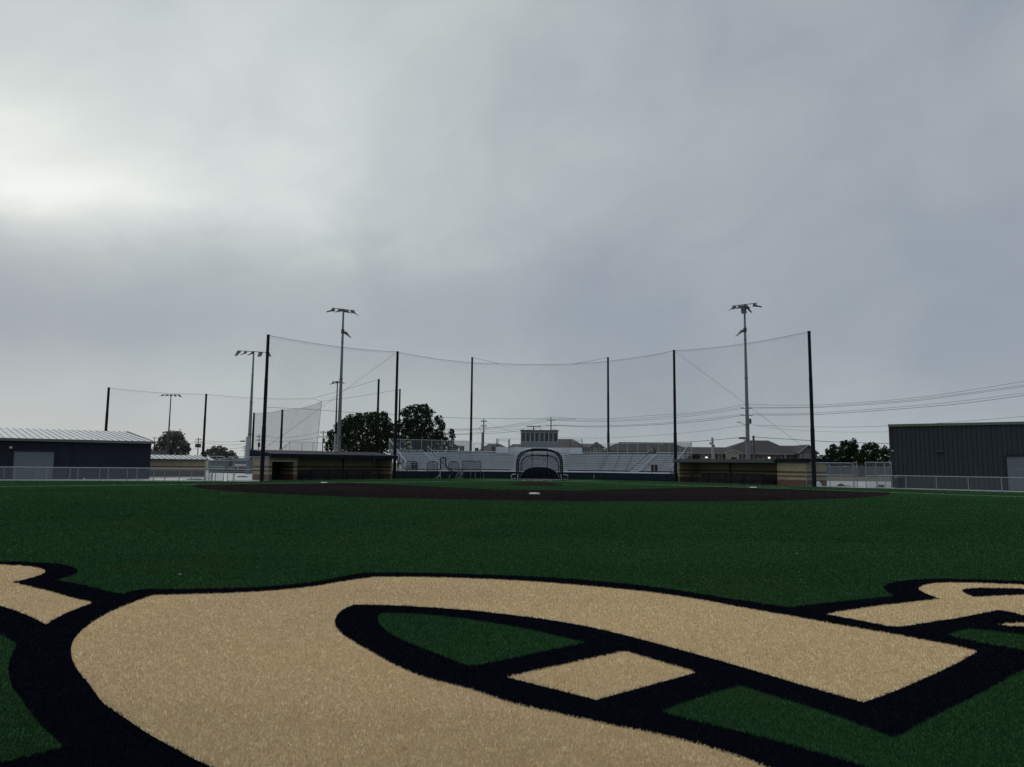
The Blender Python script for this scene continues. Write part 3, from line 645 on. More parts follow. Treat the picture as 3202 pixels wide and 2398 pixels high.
# ------------------------------------------------------------------ bleachers
Pc1, Pc2 = Vector((-7.3, 10.6, 0)), Vector((7.3, 10.6, 0)); TH = math.radians(32); TM = math.tan(TH/2)
NR, D0, DD, Z0, DZ = 10, 1.35, .62, 1.40, .25
def bleacher(label, O, e, L, mitre0, mitre1, aisles, extra=None):
    n_ = Vector((-e.y, e.x, 0))
    if n_.y < 0: n_ = -n_
    t = thing('bleacher', label, 'bleacher', O, 'aluminium bleacher sections behind home plate')
    def u0(d): return -TM*d if mitre0 else 0
    def u1(d): return L+(TM*d if mitre1 else 0)
    def spans(d, cut=True):
        a, b = u0(d)+.01, u1(d)-.01; out = []
        if not cut: return [(a, b)]
        for c0, c1 in aisles: out.append((a, c0)); a = c1
        out.append((a, b)); return out
    # front walkway
    b = MB(); b.box(O, e, n_, u0(0), u1(0), 0, D0-.1, .93, 1.0); b.box(O, e, n_, u0(0), u1(0), -.04, -.001, .84, 1.04); b.build('walkway', m_alu, t)
    for i in range(NR):
        d = D0+i*DD; zs = Z0+i*DZ
        b = MB()
        for a, c in spans(d): b.box(O, e, n_, a, c, d, d+.25, zs-.045, zs)
        s_ = b.build('seat', m_alu, t)
        b = MB()
        for a, c in spans(d):
            k = a+.5
            while k < c-.2:
                bk_ = MB().box(O, e, n_, k-.025, k+.025, d+.10, d+.15, zs-.42, zs-.047).box(O, e, n_, k-.035, k+.035, d+.01, d+.099, zs-.13, zs-.047).box(O, e, n_, k-.035, k+.035, d+.151, d+.24, zs-.13, zs-.047); bk_.build('seat_bracket', m_dark if 'right' in label else m_alu3, s_) if len(s_.children) < 99 else None; k += 1.83
        b = MB(); b.box(O, e, n_, u0(d), u1(d), d-.1+.002, d+DD-.1, zs-.45, zs-.42); b.box(O, e, n_, u0(d), u1(d), d+DD-.12, d+DD-.101, zs-.419, zs-.42+DZ-.19); b.build('footboard', m_alu2, t)
        MB().box(O, e, n_, u0(d)+.02, u1(d)-.02, d+DD-.09, d+DD-.05, zs-.42+DZ-.24, zs-.42+DZ-.034).build('shade_strip', m_dark, t)  # dark strip added as the shadow line in each row gap, no framing member
    b = MB()
    for c0, c1 in aisles:
        for i in range(NR*2):
            d = D0-.25+i*DD/2; z_ = Z0-.42+(i-1)*DZ/2+.13
            b.box(O, e, n_, c0+.03, c1-.03, d, d+.3, z_-.04, z_)
    if b.v: b.build('stair_tread', m_alu, t)
    b = MB(); k = u0(0)+.3
    while k < u1(0):
        for d in (.3, D0+3*DD, D0+6*DD, D0+9*DD): b.box(O, e, n_, k, k+.08, d, d+.08, 0, .84 if d < 1 else Z0-.47+((d-D0)/DD)*DZ-.02)
        b.tube([O+e*(k+.04)+n_*.3+Z*.2, O+e*(k+.04)+n_*(D0+9*DD)+Z*2.9], .03, 6); k += 1.8
    b.build('frame', m_galv, t)
    return t, n_, u0, u1
def backrail(t, O, e, n_, a0, a1, d, zb, zt, step, dense=True, rm=m_galvl):
    b = MB(); k = a0; n = max(1, round((a1-a0)/step))
    P = [O+e*(a0+(a1-a0)*i/n)+n_*d for i in range(n+1)]
    g_ = MB()
    for p in P: g_.tube([p+Z*zb, p+Z*zt], .03, 6)
    g_.tube([P[0]+Z*zt, P[-1]+Z*zt], .028, 6); g_.tube([P[0]+Z*(zb+.1), P[-1]+Z*(zb+.1)], .02, 6)
    r_ = g_.build('guard_rail', rm, t)
    m_ = MB(); m_.quad(P[0]+Z*zb, P[-1]+Z*zb, P[-1]+Z*zt, P[0]+Z*zt); m_.build('wire_mesh', m_linkd if dense else m_link, r_)
DB = D0+NR*DD; ZTOP = Z0+(NR-1)*DZ
# left wing
eL = Vector((-math.cos(TH), -math.sin(TH), 0)); LW = 10.3
t, n_, u0, u1 = bleacher('left wing of the silver bleachers, angled toward the infield', Pc1, eL, LW, True, False, [(4.4, 5.6)])
nL = n_; backrail(t, Pc1, eL, n_, u0(DB)+.2, LW, DB, ZTOP-.35, ZTOP+1.42, 1.5)
def siderail(t, O, e, n_, u):
    g_ = MB(); z = lambda d: Z0-.42+(d-D0)/DD*DZ
    for dz_ in (.97, .86): g_.tube([O+e*u+n_*.9+Z*(z(.9)+dz_+.15), O+e*u+n_*DB+Z*(ZTOP+.5+dz_-.0)], .03, 6)
    g_.tube([O+e*u+n_*.9+Z*(.95), O+e*u+n_*.9+Z*(z(.9)+1.12)], .03, 6); g_.tube([O+e*u+n_*DB+Z*.3, O+e*u+n_*DB+Z*(ZTOP+1.47)], .035, 6)
    g_.build('side_rail', m_galvl, t)
    g2 = MB()
    for k in (2.2, 3.6, 5.4): g2.tube([O+e*u+n_*k+Z*(z(k)-.2), O+e*u+n_*k+Z*(z(k)+1.1)], .04, 6)
    g2.tube([O+e*u+n_*.2+Z*.75, O+e*u+n_*DB+Z*(ZTOP-.35)], .05, 6); g2.build('side_post', m_navypaint, t)
    m_ = MB(); m_.quad(O+e*u+n_*.9+Z*.95, O+e*u+n_*DB+Z*(ZTOP-.3), O+e*u+n_*DB+Z*(ZTOP+1.4), O+e*u+n_*.9+Z*2.0); m_.build('wire_mesh', m_link, t)
siderail(t, Pc1, eL, n_, LW+.05)
def handrails(t, O, e, n_, u, segs):
    for d0, d1 in segs:
        z = lambda d: Z0-.42+(d-D0)/DD*DZ
        g_ = MB(); g_.tube([O+e*u+n_*d0+Z*z(d0), O+e*u+n_*d0+Z*(z(d0)+.9), O+e*u+n_*d1+Z*(z(d1)+.95), O+e*u+n_*d1+Z*z(d1)], .024, 6)
        g_.tube([O+e*u+n_*d0+Z*(z(d0)+.45), O+e*u+n_*d1+Z*(z(d1)+.48)], .02, 6); g_.build('aisle_rail', m_galvl, t)
handrails(t, Pc1, eL, n_, 5.0, [(1.4, 2.9), (3.5, 5.0), (5.6, 7.1)])
def stairs(t, O, e, n_, u, sgn):
    """steps descending outward from the end of the walkway"""
    b = MB()
    for i in range(6): b.box(O, e, n_, u+.3+i*.28, u+.3+i*.28+.3, .05, 1.15, .82-i*.16, .86-i*.16)
    s_ = b.build('entry_stairs', m_alu, t)
    for d in (.02, 1.2):
        g_ = MB()
        for dz_ in (.95, .72): g_.tube([O+e*(u-1.0)+n_*d+Z*(1.0+dz_), O+e*(u+.2)+n_*d+Z*(1.0+dz_), O+e*(u+2.1)+n_*d+Z*(dz_)], .026, 6)
        g_.tube([O+e*(u+.2)+n_*d+Z*.9, O+e*(u+.2)+n_*d+Z*1.95], .03, 6); g_.tube([O+e*(u+2.0)+n_*d+Z*.05, O+e*(u+2.0)+n_*d+Z*.98], .03, 6)
        g_.build('hand_rail', m_galvl, s_)
stairs(t, Pc1, eL, n_, LW-.2, 1)
# centre
t, n_, u0, u1 = bleacher('straight centre section of the silver bleachers below the press box', Pc1, X, 14.6, True, True, [(3.5, 4.75), (10.0, 11.2)])
tc_ = t
pu = lambda px, d: at(px, 1410, 10.6+d).x-Pc1.x
a0, a1, a2, a3 = pu(1551, DB), pu(1591, DB), pu(1782, DB), pu(1820, DB)
backrail(t, Pc1, X, n_, u0(DB)+.1, a0, DB, ZTOP-.35, ZTOP+1.15, .95, False, m_galv)
backrail(t, Pc1, X, n_, a3, u1(DB)-.1, DB, ZTOP-.35, ZTOP+1.15, .95, False, m_galv)
# raised platform carrying the press box
ZP = zat(1686, 1399, (0, 10.6+DB+.3))
b = MB(); b.box(Pc1, X, n_, a0, a1, DB-.55, DB+3.2, ZTOP-.3, ZP)
for i in range(6): b.box(Pc1, X, n_, a0+.01, a1-.01, DB-.57, DB-.551, ZTOP-.29+i*.145, ZTOP-.29+i*.145+.125)
b.box(Pc1, X, n_, a2, a3, DB-.55, DB+3.2, ZTOP-.3, ZP)
for i in range(6): b.box(Pc1, X, n_, a2+.01, a3-.01, DB-.57, DB-.551, ZTOP-.29+i*.145, ZTOP-.29+i*.145+.125)
for i in range(3): b.box(Pc1, X, n_, a1+.002, a2-.002, DB-.12+i*.3, DB+.18+i*.3 if i < 2 else DB+3.2, ZTOP-.4, ZTOP-.25+i*(ZP-ZTOP+.25)/2)
b.build('platform', m_alu2, t)
for px, y0, y1 in ((1553, 1371, 1404), (1557, 1372, 1404), (1590, 1375, 1404), (1593.5, 1372, 1400), (1820, 1372, 1405), (1783, 1377, 1400)):
    p = at(px, y1, 10.6+DB-.1); q = at(px, y0, 10.6+DB-.1); MB().box(Vector((p.x, p.y, 0)), X, Y_, -.05, .05, -.05, .05, p.z, q.z).build('platform_post', m_dark, t)
for (xa, ya), (xb, yb) in (((1553, 1372), (1628, 1372.5)), ((1557, 1375), (1590, 1376)), ((1557, 1378), (1590, 1380)), ((1745, 1373.5), (1820, 1373)), ((1783, 1377), (1820, 1377)), ((1783, 1380), (1820, 1380))):
    MB().tube([at(xa, ya, 10.6+DB+.05), at(xb, yb, 10.6+DB+.05)], .022, 6).build('platform_rail', m_galv, t)
for px0, px1 in ((1603, 1612), (1766, 1763)):
    pts_ = [((px0, 1450), .6), ((px0+ (1 if px0 < 1700 else 0), 1437), 2.6), ((px0+3 if px0 < 1700 else px0-1, 1418), 5.), ((px1, 1384), DB+.1)]
    for k in range(3):
        (a, d0), (c, d1) = pts_[k], pts_[k+1]
        zf = lambda d: Z0-.42+(d-D0)/DD*DZ
        uu = (4.1 if px0 < 1700 else 10.6); p0, p1 = Pc1+X*uu+n_*(d0+.2)+Z*(zf(d0+.2)+.95), Pc1+X*uu+n_*(d1-.2)+Z*(zf(d1-.2)+.95)
        MB().tube([p0-Z*.9, p0, p1, p1-Z*.9], .03, 6).build('aisle_rail', m_galvl, t)
# right wing
eR = Vector((math.cos(TH), -math.sin(TH), 0))
t, n_, u0, u1 = bleacher('right wing of the silver bleachers, angled toward the infield', Pc2, eR, LW, True, False, [(4.4, 5.6)])
nR = n_; backrail(t, Pc2, eR, n_, u0(DB)+.2, LW, DB, ZTOP-.35, ZTOP+1.25, 1.6)
siderail(t, Pc2, eR, n_, LW+.05); handrails(t, Pc2, eR, n_, 5.0, [(1.4, 2.9), (3.5, 5.0), (5.6, 7.1)]); stairs(t, Pc2, eR, n_, LW-.2, 1)
for pos, lab in ((Pc1+eL*7.5+nL*(DB+.06), 'left'), (Pc2+eR*6.2+nR*(DB+.06), 'right')):
    b = MB(); b.box(pos-nL*.12 if lab == 'left' else pos-nR*.12, eL if lab == 'left' else eR, nL if lab == 'left' else nR, -.2, .2, 0, .02, ZTOP+1.0, ZTOP+1.2)
    tag(b.build('warning_tag', m_warn), 'small yellow tag on the back rail of the %s bleacher wing' % lab, 'tag', 'yellow tags on the bleacher back rails')

for px, Yv, lab in ((1296, 6.6, 'pair of dark slim bins on the walkway at the left end of the bleachers'), (2046, 6.4, 'pair of dark slim bins on the walkway near the right entry stairs')):
    p = at(px, 1468, Yv); t = thing('bleacher_bin', lab, 'bin', (p.x, p.y, 1.0), 'dark bins on the bleacher walkway')
    for dx_ in (-.22, .22): MB().tube([Vector((p.x+dx_, p.y, 1.0)), Vector((p.x+dx_, p.y, 1.98))], .17, 12, .19).build('bin_body', m_blackplastic, t)
# ------------------------------------------------------------------ press box
YB = 10.6+DB+.75
p = at(1628, 1400, YB); q = at(1745, 1345, YB); x0, x1 = p.x, q.x; zb, zt = ZP+.002, at(1686, 1347, YB).z
t = thing('press_box', 'grey sided press box with eight tall windows above the centre bleachers', 'press box', (x0, YB, zb))
O = Vector((x0, YB, 0)); W_ = x1-x0; wz0, wz1 = at(1686, 1380.5, YB).z, at(1686, 1353, YB).z
b = MB(); b.box(O, X, Y_, 0, W_, .12, 2.4, zb, zt); b.box(O, X, Y_, 0, W_, 0, .118, zb, wz0-.05); b.box(O, X, Y_, 0, W_, 0, .118, wz1+.05, zt)
k = zb+.02
while k < wz0-.12:
    b.hexa([O+X*i+Y_*j+Z*(k+z) for z, f in ((0, 1), (.09, 0)) for i, j in ((-.01, -.03 if f else -.008), (W_+.01, -.03 if f else -.008), (W_+.01, -.002), (-.01, -.002))]); k += .13
b.build('wall', m_sidinggrey, t)
b = MB(); b.box(O, X, Y_, -.1, W_+.1, -.22, 2.6, zt+.002, zt+.12); b.build('roof', m_fascia, t)
for i in range(8):
    pitch_ = W_/8.35; c0 = .14+i*pitch_+(.1 if i > 3 else 0); c1 = c0+pitch_*.80
    f = MB(); f.box(O, X, Y_, c0-.04, c0, -.02, .116, wz0-.04, wz1+.04).box(O, X, Y_, c1, c1+.04, -.02, .116, wz0-.04, wz1+.04).box(O, X, Y_, c0+.001, c1-.001, -.02, .116, wz0-.04, wz0).box(O, X, Y_, c0+.001, c1-.001, -.02, .116, wz1, wz1+.04)
    fo = f.build('window', m_trimg, t)
    g_ = MB(); g_.box(O, X, Y_, c0, c1, .04, .1, wz0, wz1); g_.build('pane', m_glass if i % 2 else m_glass2, fo)
for px in (1636, 1691, 1730, 1738): 
    p = at(px, 1345, YB+.5); MB().box(Vector((p.x, p.y, 0)), X, Y_, -.07, .07, -.07, .07, zt+.121, zt+.27).build('roof_bracket', m_dark, t)
p = at(1669, 1333, 60); t = thing('lamp_post', 'dark twin arm lamp post rising behind the press box roof', 'lamp post', (p.x, p.y, 0))
MB().tube([Vector((p.x, p.y, 0)), p], .11, 8).build('pole', m_blackpole, t)
MB().box(Vector((p.x, p.y, 0)), X, Y_, -1.4, -.15, -.2, .2, p.z-.06, p.z+.1).build('lamp_head', m_fix, t); MB().box(Vector((p.x, p.y, 0)), X, Y_, .15, 1.4, -.2, .2, p.z-.06, p.z+.1).build('lamp_head', m_fix, t); MB().box(Vector((p.x, p.y, 0)), X, Y_, -.149, .149, -.06, .06, p.z-.04, p.z+.06).build('cross_arm', m_blackpole, t)

# ------------------------------------------------------------------ batting cage
def arch(xh, y, h, top_r, r, n=40, z0=.12, yt=None, tilt=0):
    """inverted U frame: straight legs, big shoulders, flat top"""
    pts = []
    for k in range(n+1):
        a = math.pi*k/n; c, s_ = math.cos(a), math.sin(a)
        pts.append(Vector((-math.copysign(abs(c)**.62, c)*xh, y+tilt*(s_**.62), z0+1.55+(h-1.55-z0)*abs(s_)**.72)))
    return [Vector((-xh, y, z0))]+pts+[Vector((xh, y, z0))]
CY = .6; O = Vector((at(1687, 1490, CY).x, CY, 0))
t = thing('batting_cage', 'large wheeled batting cage with black padded arches and navy skirt at home plate', 'batting cage', O)
fr_ = [p+O for p in arch(2.68, 0, 3.68, 0, 0)]; MB().tube(fr_, .10, 10).build('front_arch', m_blackpole, t)
fr2 = [p+O for p in arch(2.52, 1.5, 3.55, 0, 0)]; MB().tube(fr2, .08, 10).build('middle_arch', m_blackpole, t)
bk = [p+O for p in arch(2.3, 3.6, 3.0, 0, 0)]; MB().tube(bk, .05, 8).build('rear_arch', m_blackpole, t)
for sx in (-.93, .93):
    MB().tube([O+Vector((sx, .02, 3.66)), O+Vector((sx*1.05, 1.5, 3.53)), O+Vector((sx, 3.6, 2.98))], .05, 8).build('ridge_bar', m_blackpole, t)
    MB().tube([O+Vector((sx*1.02, 2.2, 3.35)), O+Vector((sx*.98, 3.3, .1))], .04, 8).build('back_post', m_blackpole, t)
for sx in (-1, 1):
    MB().tube([O+Vector((sx*2.68, 0, .14)), O+Vector((sx*2.52, 1.5, .14)), O+Vector((sx*2.3, 3.6, .14))], .045, 8).build('base_rail', m_galv, t)
    MB().tube([O+Vector((sx*2.0, .01, 3.38)), O+Vector((sx*1.4, .01, 3.64)), O+Vector((sx*.95, .01, 3.70))], .108, 8).build('joint_sleeve', m_galvl, t)
MB().tube([O+Vector((-2.3, 3.6, .14)), O+Vector((2.3, 3.6, .14))], .045, 8).build('base_rail', m_galv, t)
MB().tube([O+Vector((-2.5, 1.55, .10)), O+Vector((2.5, 1.55, .10))], .045, 8).build('base_rail', m_galvl, t)
# netting with a sagging rope inside
def loft(A, B, nb=1):
    b = MB(); n = len(A)
    b.add(A+B, [(i, i+1, n+i+1, n+i) for i in range(n-1)], True); return b
loft(fr_, fr2).build('netting', m_net3, t); loft(fr2, bk).build('netting', m_net3, t)
b = MB(); c_ = O+Vector((0, 3.6, .14)); b.add([c_]+bk, [(0, i, i+1) for i in range(1, len(bk))]); b.build('netting', m_net3, t)
def zig(pts, y): return [O+Vector(((x-1687)/26.4, y, (1499-z_)/26.4)) for x, z_ in pts]
MB().tube(zig([(1629, 1448), (1630, 1440), (1643, 1424), (1664, 1424), (1684, 1425.5), (1704, 1422.5), (1718, 1424.5), (1731, 1424), (1746, 1441), (1749, 1451), (1753, 1466)], 3.0), .03, 6).build('rope', m_rope, t)
MB().tube(zig([(1629, 1464), (1633, 1446), (1643, 1440), (1653, 1428), (1664, 1433), (1676, 1433.5), (1689, 1432), (1703, 1434.5), (1717, 1431), (1726, 1427), (1731, 1432), (1738, 1440), (1746, 1443)], 3.2), .03, 6).build('rope', m_rope, t)
# navy skirt
ring = []
for k in range(25):
    x = -2.42+4.84*k/24; ring.append((x, .2+1.22*(1-abs(x/2.42)**3.2)**.8+.16))
b = MB(); A = [O+Vector((x*1.0, 1.6+.12*math.sin(9*x), .14)) for x, z_ in ring]; B = [O+Vector((x*.97, 1.62, z_)) for x, z_ in ring]
n = len(A); b.add(A+B+[p+Vector((0, .03, 0)) for p in A]+[p+Vector((0, .03, 0)) for p in B], [(i, i+1, n+i+1, n+i) for i in range(n-1)]+[(2*n+i+1, 2*n+i, 3*n+i, 3*n+i+1) for i in range(n-1)]+[(n+i, n+i+1, 3*n+i+1, 3*n+i) for i in range(n-1)])
sk = b.build('skirt', m_navypaint, t); MB().tube([p+Vector((0, .01, .01)) for p in B], .022, 6).build('hem', m_galvl, sk)
# wheel frames
for sx in (-1, 1):
    x_ = sx*2.72
    MB().tube([O+Vector((x_, .5, .12)), O+Vector((x_+sx*.62, .5, .12)), O+Vector((x_+sx*.62, .5, .55)), O+Vector((x_+sx*.5, .5, .68)), O+Vector((x_, .5, .70))], .045, 8).build('wheel_guard', m_galvl, t)
    wl = MB(); c_ = O+Vector((x_+sx*.28, .55, .24)); wl.tube([c_-Y_*.06, c_+Y_*.06], .22, 20); wo_ = wl.build('wheel', m_tyre, t); MB().tube([c_-Y_*.075, c_-Y_*.061], .08, 12).build('hub', m_galv, wo_)
    MB().tube([O+Vector((sx*2.62, -.06, .05)), O+Vector((sx*2.5, -.06, .75))], .05, 8).build('leg', m_galvl, t)

# ------------------------------------------------------------------ practice screens along the pads
def screen(x0_, x1_, ytop, Yp, label, arched=False, mids=(), braceL=False, lshape=False):
    a, c = at(x0_, 1495, Yp), at(x1_, 1495, Yp); h = at((x0_+x1_)/2, ytop, Yp).z
    t = thing('practice_screen', label, 'practice screen', (a.x, Yp, 0), 'netted practice screens along the padded wall')
    A, C = Vector((a.x, Yp, .0)), Vector((c.x, Yp, .0)); r = .035
    top = [A+Z*(h-.12), A+X*.12+Z*h, C-X*.12+Z*h, C+Z*(h-.12)] if not arched else [A+Z*(h-.2)]+[A+(C-A)*k/8+Z*(h-.16+.16*math.sin(math.pi*k/8)) for k in range(1, 8)]+[C+Z*(h-.2)]
    MB().tube([A+Z*.05]+top+[C+Z*.05], r, 8).build('frame', m_blackpole if arched else m_fix, t)
    MB().tube([A+Z*.9, C+Z*.9], r*.6, 6).build('cross_bar', m_galv, t)
    for m_ in mids: p = at(m_, 1495, Yp); MB().tube([Vector((p.x, Yp, .05)), Vector((p.x, Yp, h-.05))], r*.8, 6).build('upright', m_galv, t)
    for P in (A, C):
        MB().tube([P+Y_*-.55+Z*.04, P+Y_*.3+Z*.04], r, 8).build('foot', m_galv, t)
    MB().tube([(A if braceL else C)+Z*.85, (A if braceL else C)+X*(-.5 if braceL else -.35)-Y_*.5+Z*.05], r*.7, 6).build('brace', m_galv, t)
    b = MB(); b.quad(A+Z*.9, C+Z*.9, *[p for p in reversed(top)]); b.build('netting', m_screen, t)
screen(1270, 1303, 1441.5, 4.7, 'grey square netted screen nearest the left dugout', braceL=True)
screen(1335, 1367, 1443, 6.0, 'black framed netted screen with softly arched top left of the L shaped one', True)
screen(1402, 1434, 1443, 6.8, 'black framed arched screen with a middle post, right of the L shaped one', True, (1417,))
screen(1444, 1503, 1441.5, 7.2, 'widest grey netted screen, closest to the batting cage', False, (1472, 1486), True)
screen(1436, 1447.5, 1465, 6.3, 'small low frame in front of the widest screen', False)
# L screen
Yp = 4.2
def L_(x, y): return at(x, y, Yp)
t = thing('pitching_screen', 'L shaped pitching screen with thick black padding on small wheels', 'pitching screen', L_(1376, 1497))
MB().tube([L_(1376.5, 1496), L_(1376.5, 1468)], .04, 8).build('leg', m_galvl, t)
MB().tube([L_(1376.5, 1468), L_(1378, 1434), L_(1380, 1431), L_(1391, 1430.5), L_(1394.5, 1432), L_(1394, 1452), L_(1398, 1463), L_(1400, 1465.5), L_(1410, 1466), L_(1411.5, 1468), L_(1411.5, 1495)], .075, 8).build('padded_frame', m_blackpole, t)
MB().tube([L_(1376.5, 1482), L_(1368, 1494)+Vector((0, -.4, 0))], .03, 6).build('brace', m_galvl, t); MB().tube([L_(1415, 1477), L_(1404, 1490)], .03, 6).build('brace', m_galv, t)
MB().tube([L_(1365, 1495.5), L_(1411, 1497)], .035, 6).build('base_rail', m_blackpole, t)
b = MB(); b.quad(L_(1376.5, 1470), L_(1411, 1470), L_(1400, 1465.5), L_(1394, 1452), L_(1394, 1431), L_(1378, 1432)); b.build('netting', m_screen, t)
for px in (1362, 1406): c_ = L_(px, 1495.5); c_.z = .13; wo_ = MB().tube([c_-Y_*.05, c_+Y_*.05], .13, 16).build('wheel', m_tyre, t); MB().tube([c_-Y_*.06, c_-Y_*.051], .05, 10).build('hub', m_galvl, wo_)

# ------------------------------------------------------------------ backstop net and its poles
def netpole(P, top, label, r=.19, group='tall black poles of the backstop net', m_=m_blackpole):
    P = Vector((P[0], P[1], 0)); t = thing('net_pole', label, 'net pole', P, group)
    h = top; s1, s2 = h*.37, h*.7
    MB().tube([P, P+Z*s1], r, 14, r).build('lower_section', m_, t); MB().tube([P+Z*s1, P+Z*s2], r*.87, 14, r*.85).build('middle_section', m_, t); MB().tube([P+Z*s2, P+Z*h], r*.78, 14, r*.74).build('upper_section', m_, t)
    MB().tube([P+Z*h, P+Z*(h+.05)], r*.85, 14).build('cap', m_, t)
    return P+Z*h
p1 = at(818, 1502, -15.4); T1 = netpole(p1, zat(835, 1048, p1), 'leftmost tall black pole of the backstop net, before the left dugout room', .20)
p2 = at(1233, 1480, 1.6); T2 = netpole(p2, zat(1240, 1100, p2), 'tall black net pole at the left end of the padded wall', .20)
p5 = at(2113, 1488, 1.7); T5 = netpole(p5, zat(2106, 1096, p5), 'tall black net pole at the right end of the padded wall', .19)
p6 = gr(2546, 1517.5); p6 = at(2546, 1510, -13.3); T6 = netpole(p6, zat(2526, 1037, p6), 'rightmost tall black pole of the backstop net, beyond the right dugout room', .20)
p3 = at(1471.5, 1440, 20.5); T3 = netpole(p3, zat(1474, 1118, p3), 'slim black pole behind the left half of the centre bleachers', .19)
p4 = at(1902.5, 1440, 20.5); T4 = netpole(p4, zat(1897, 1118, p4), 'slim black pole behind the right half of the centre bleachers', .19)
NC1, NC2 = Vector((-6.9, 9.3, 0)), Vector((6.9, 9.3, 0))
def depthline(px, py):   # which plan depth the net stands at
    if px <= 1562: A, B = Vector((p2.x, p2.y, 0)), NC1
    elif px >= 1796: A, B = NC2, Vector((p5.x, p5.y, 0))
    else: A, B = NC1, NC2
    q = online(px, A, B, py); 
    q.z = zat(px, py, q); return q
def netpanel(top, bot, label, m_=m_net, group='black net panels of the backstop', rope=True):
    t = thing('backstop_net', label, 'net', Vector((top[0].x, top[0].y, 0)), group)
    b = MB(); n = len(top); b.add(top+bot, [(i, i+1, n+i+1, n+i) for i in range(n-1)]); b.build('netting', m_, t)
    if rope:
        MB().tube(top, .018, 5).build('top_cable', m_rope, t)
        lo = []; k_ = 0
        for i in range(n-1):
            for s_ in range(6):
                p = top[i].lerp(top[i+1], s_/6); lo.append(p-Z*(.06+.16*(k_ % 2))); k_ += 1
        MB().tube(lo, .008, 4).build('lacing', m_rope, t)
    return t
def sagline(A, B, sag, n=12): return [A.lerp(B, k/n)-Z*sag*4*(k/n)*(1-k/n) for k in range(n+1)]
tp = sagline(T1, T2, .27); netpanel(tp, [Vector((p.x, p.y, 2.8)) for p in tp], 'thin black net hanging between the two poles over the left dugout')
tp = sagline(T5, T6, .34); netpanel(tp, [Vector((p.x, p.y, 2.8)) for p in tp], 'thin black net hanging between the two poles over the right dugout')
px_ = [(1243, 1101), (1300, 1111), (1370, 1123), (1470, 1134), (1520, 1136), (1562, 1137), (1640, 1139.5), (1720, 1139.5), (1796, 1137), (1850, 1134), (1890, 1131), (1960, 1122), (2040, 1110), (2104, 1097)]
tp = [depthline(*q) for q in px_]; netpanel(tp, [Vector((p.x, p.y, .95)) for p in tp], 'wide thin black net hanging in front of the centre bleachers and press box')
def cable(label, pts, r=.02, m_=m_wire, name='cable', cat='cable', group=None):
    return tag(MB().tube(pts, r, 5).build(name, m_), label, cat, group)
i1, i2 = tp[5], tp[8]
cable('thin tie cable from the left pole behind the bleachers to the net edge', [T3, i1], .02, m_rope, 'tie_cable', 'cable', 'cables holding the backstop net')
cable('thin tie cable from the right pole behind the bleachers to the net edge', [T4, i2], .02, m_rope, 'tie_cable', 'cable', 'cables holding the backstop net')
g1_ = Vector((p1.x, p1.y, zat(826, 1406, p1))); cable('long slanting guy cable from the left wall pole down over the left dugout', [T2, g1_], .013, m_rope, 'guy_cable', 'cable', 'cables holding the backstop net')
g2_ = Vector((p6.x, p6.y, zat(2543, 1420, p6))); cable('long slanting guy cable from the right wall pole down past the light pole', [T5, g2_], .013, m_rope, 'guy_cable', 'cable', 'cables holding the backstop net')

# ------------------------------------------------------------------ floodlight poles
def fixture(parent, P, aim, tiltdeg, s_=1.0, m_top=m_fixtop):
    """one floodlight: hanger, wedge housing and visor"""
    a = unit(aim); side = Vector((-a.y, a.x, 0)); ti = math.radians(tiltdeg); fwd = a*math.cos(ti)-Z*math.sin(ti); up = a*math.sin(ti)+Z*math.cos(ti)
    c = P-Z*.24*s_
    L, Wd = .42*s_, .30*s_
    b = MB(); b.use(m_fix); b.hexa([c-fwd*L*.55-side*Wd-up*.10*s_, c+fwd*L-side*Wd*.9-up*.05*s_, c+fwd*L+side*Wd*.9-up*.05*s_, c-fwd*L*.55+side*Wd-up*.10*s_,
                        c-fwd*L*.5-side*Wd*.95+up*.12*s_, c+fwd*L*.5-side*Wd*.8+up*.03*s_, c+fwd*L*.5+side*Wd*.8+up*.03*s_, c-fwd*L*.5+side*Wd*.95+up*.12*s_])
    b.use(m_top)
    for k in range(5): q = c-fwd*L*(.45-.2*k); b.box(q, side, fwd, -Wd*.8, Wd*.8, -.015, .015, .10*s_, .15*s_)
    f = b.build('floodlight', None, parent)
    h = MB(); h.hexa([c+side*i*.1*s_+a*j*.05*s_+Z*.1*s_ for i, j in ((-1, -1), (1, -1), (1, 1), (-1, 1))]+[P+side*i*.12*s_+a*j*.05*s_-Z*.02 for i, j in ((-1, -1), (1, -1), (1, 1), (-1, 1))]); h.build('hanger', m_fix, f)
    v = MB(); v.hexa([c+fwd*L*.9-side*Wd-up*.06*s_, c+fwd*L*1.7-side*Wd*.85-up*.085*s_, c+fwd*L*1.7+side*Wd*.85-up*.085*s_, c+fwd*L*.9+side*Wd-up*.06*s_]+[c+fwd*L*.9-side*Wd-up*.03*s_, c+fwd*L*1.7-side*Wd*.85-up*.065*s_, c+fwd*L*1.7+side*Wd*.85-up*.065*s_, c+fwd*L*.9+side*Wd-up*.03*s_]); v.build('visor', m_fix, f)
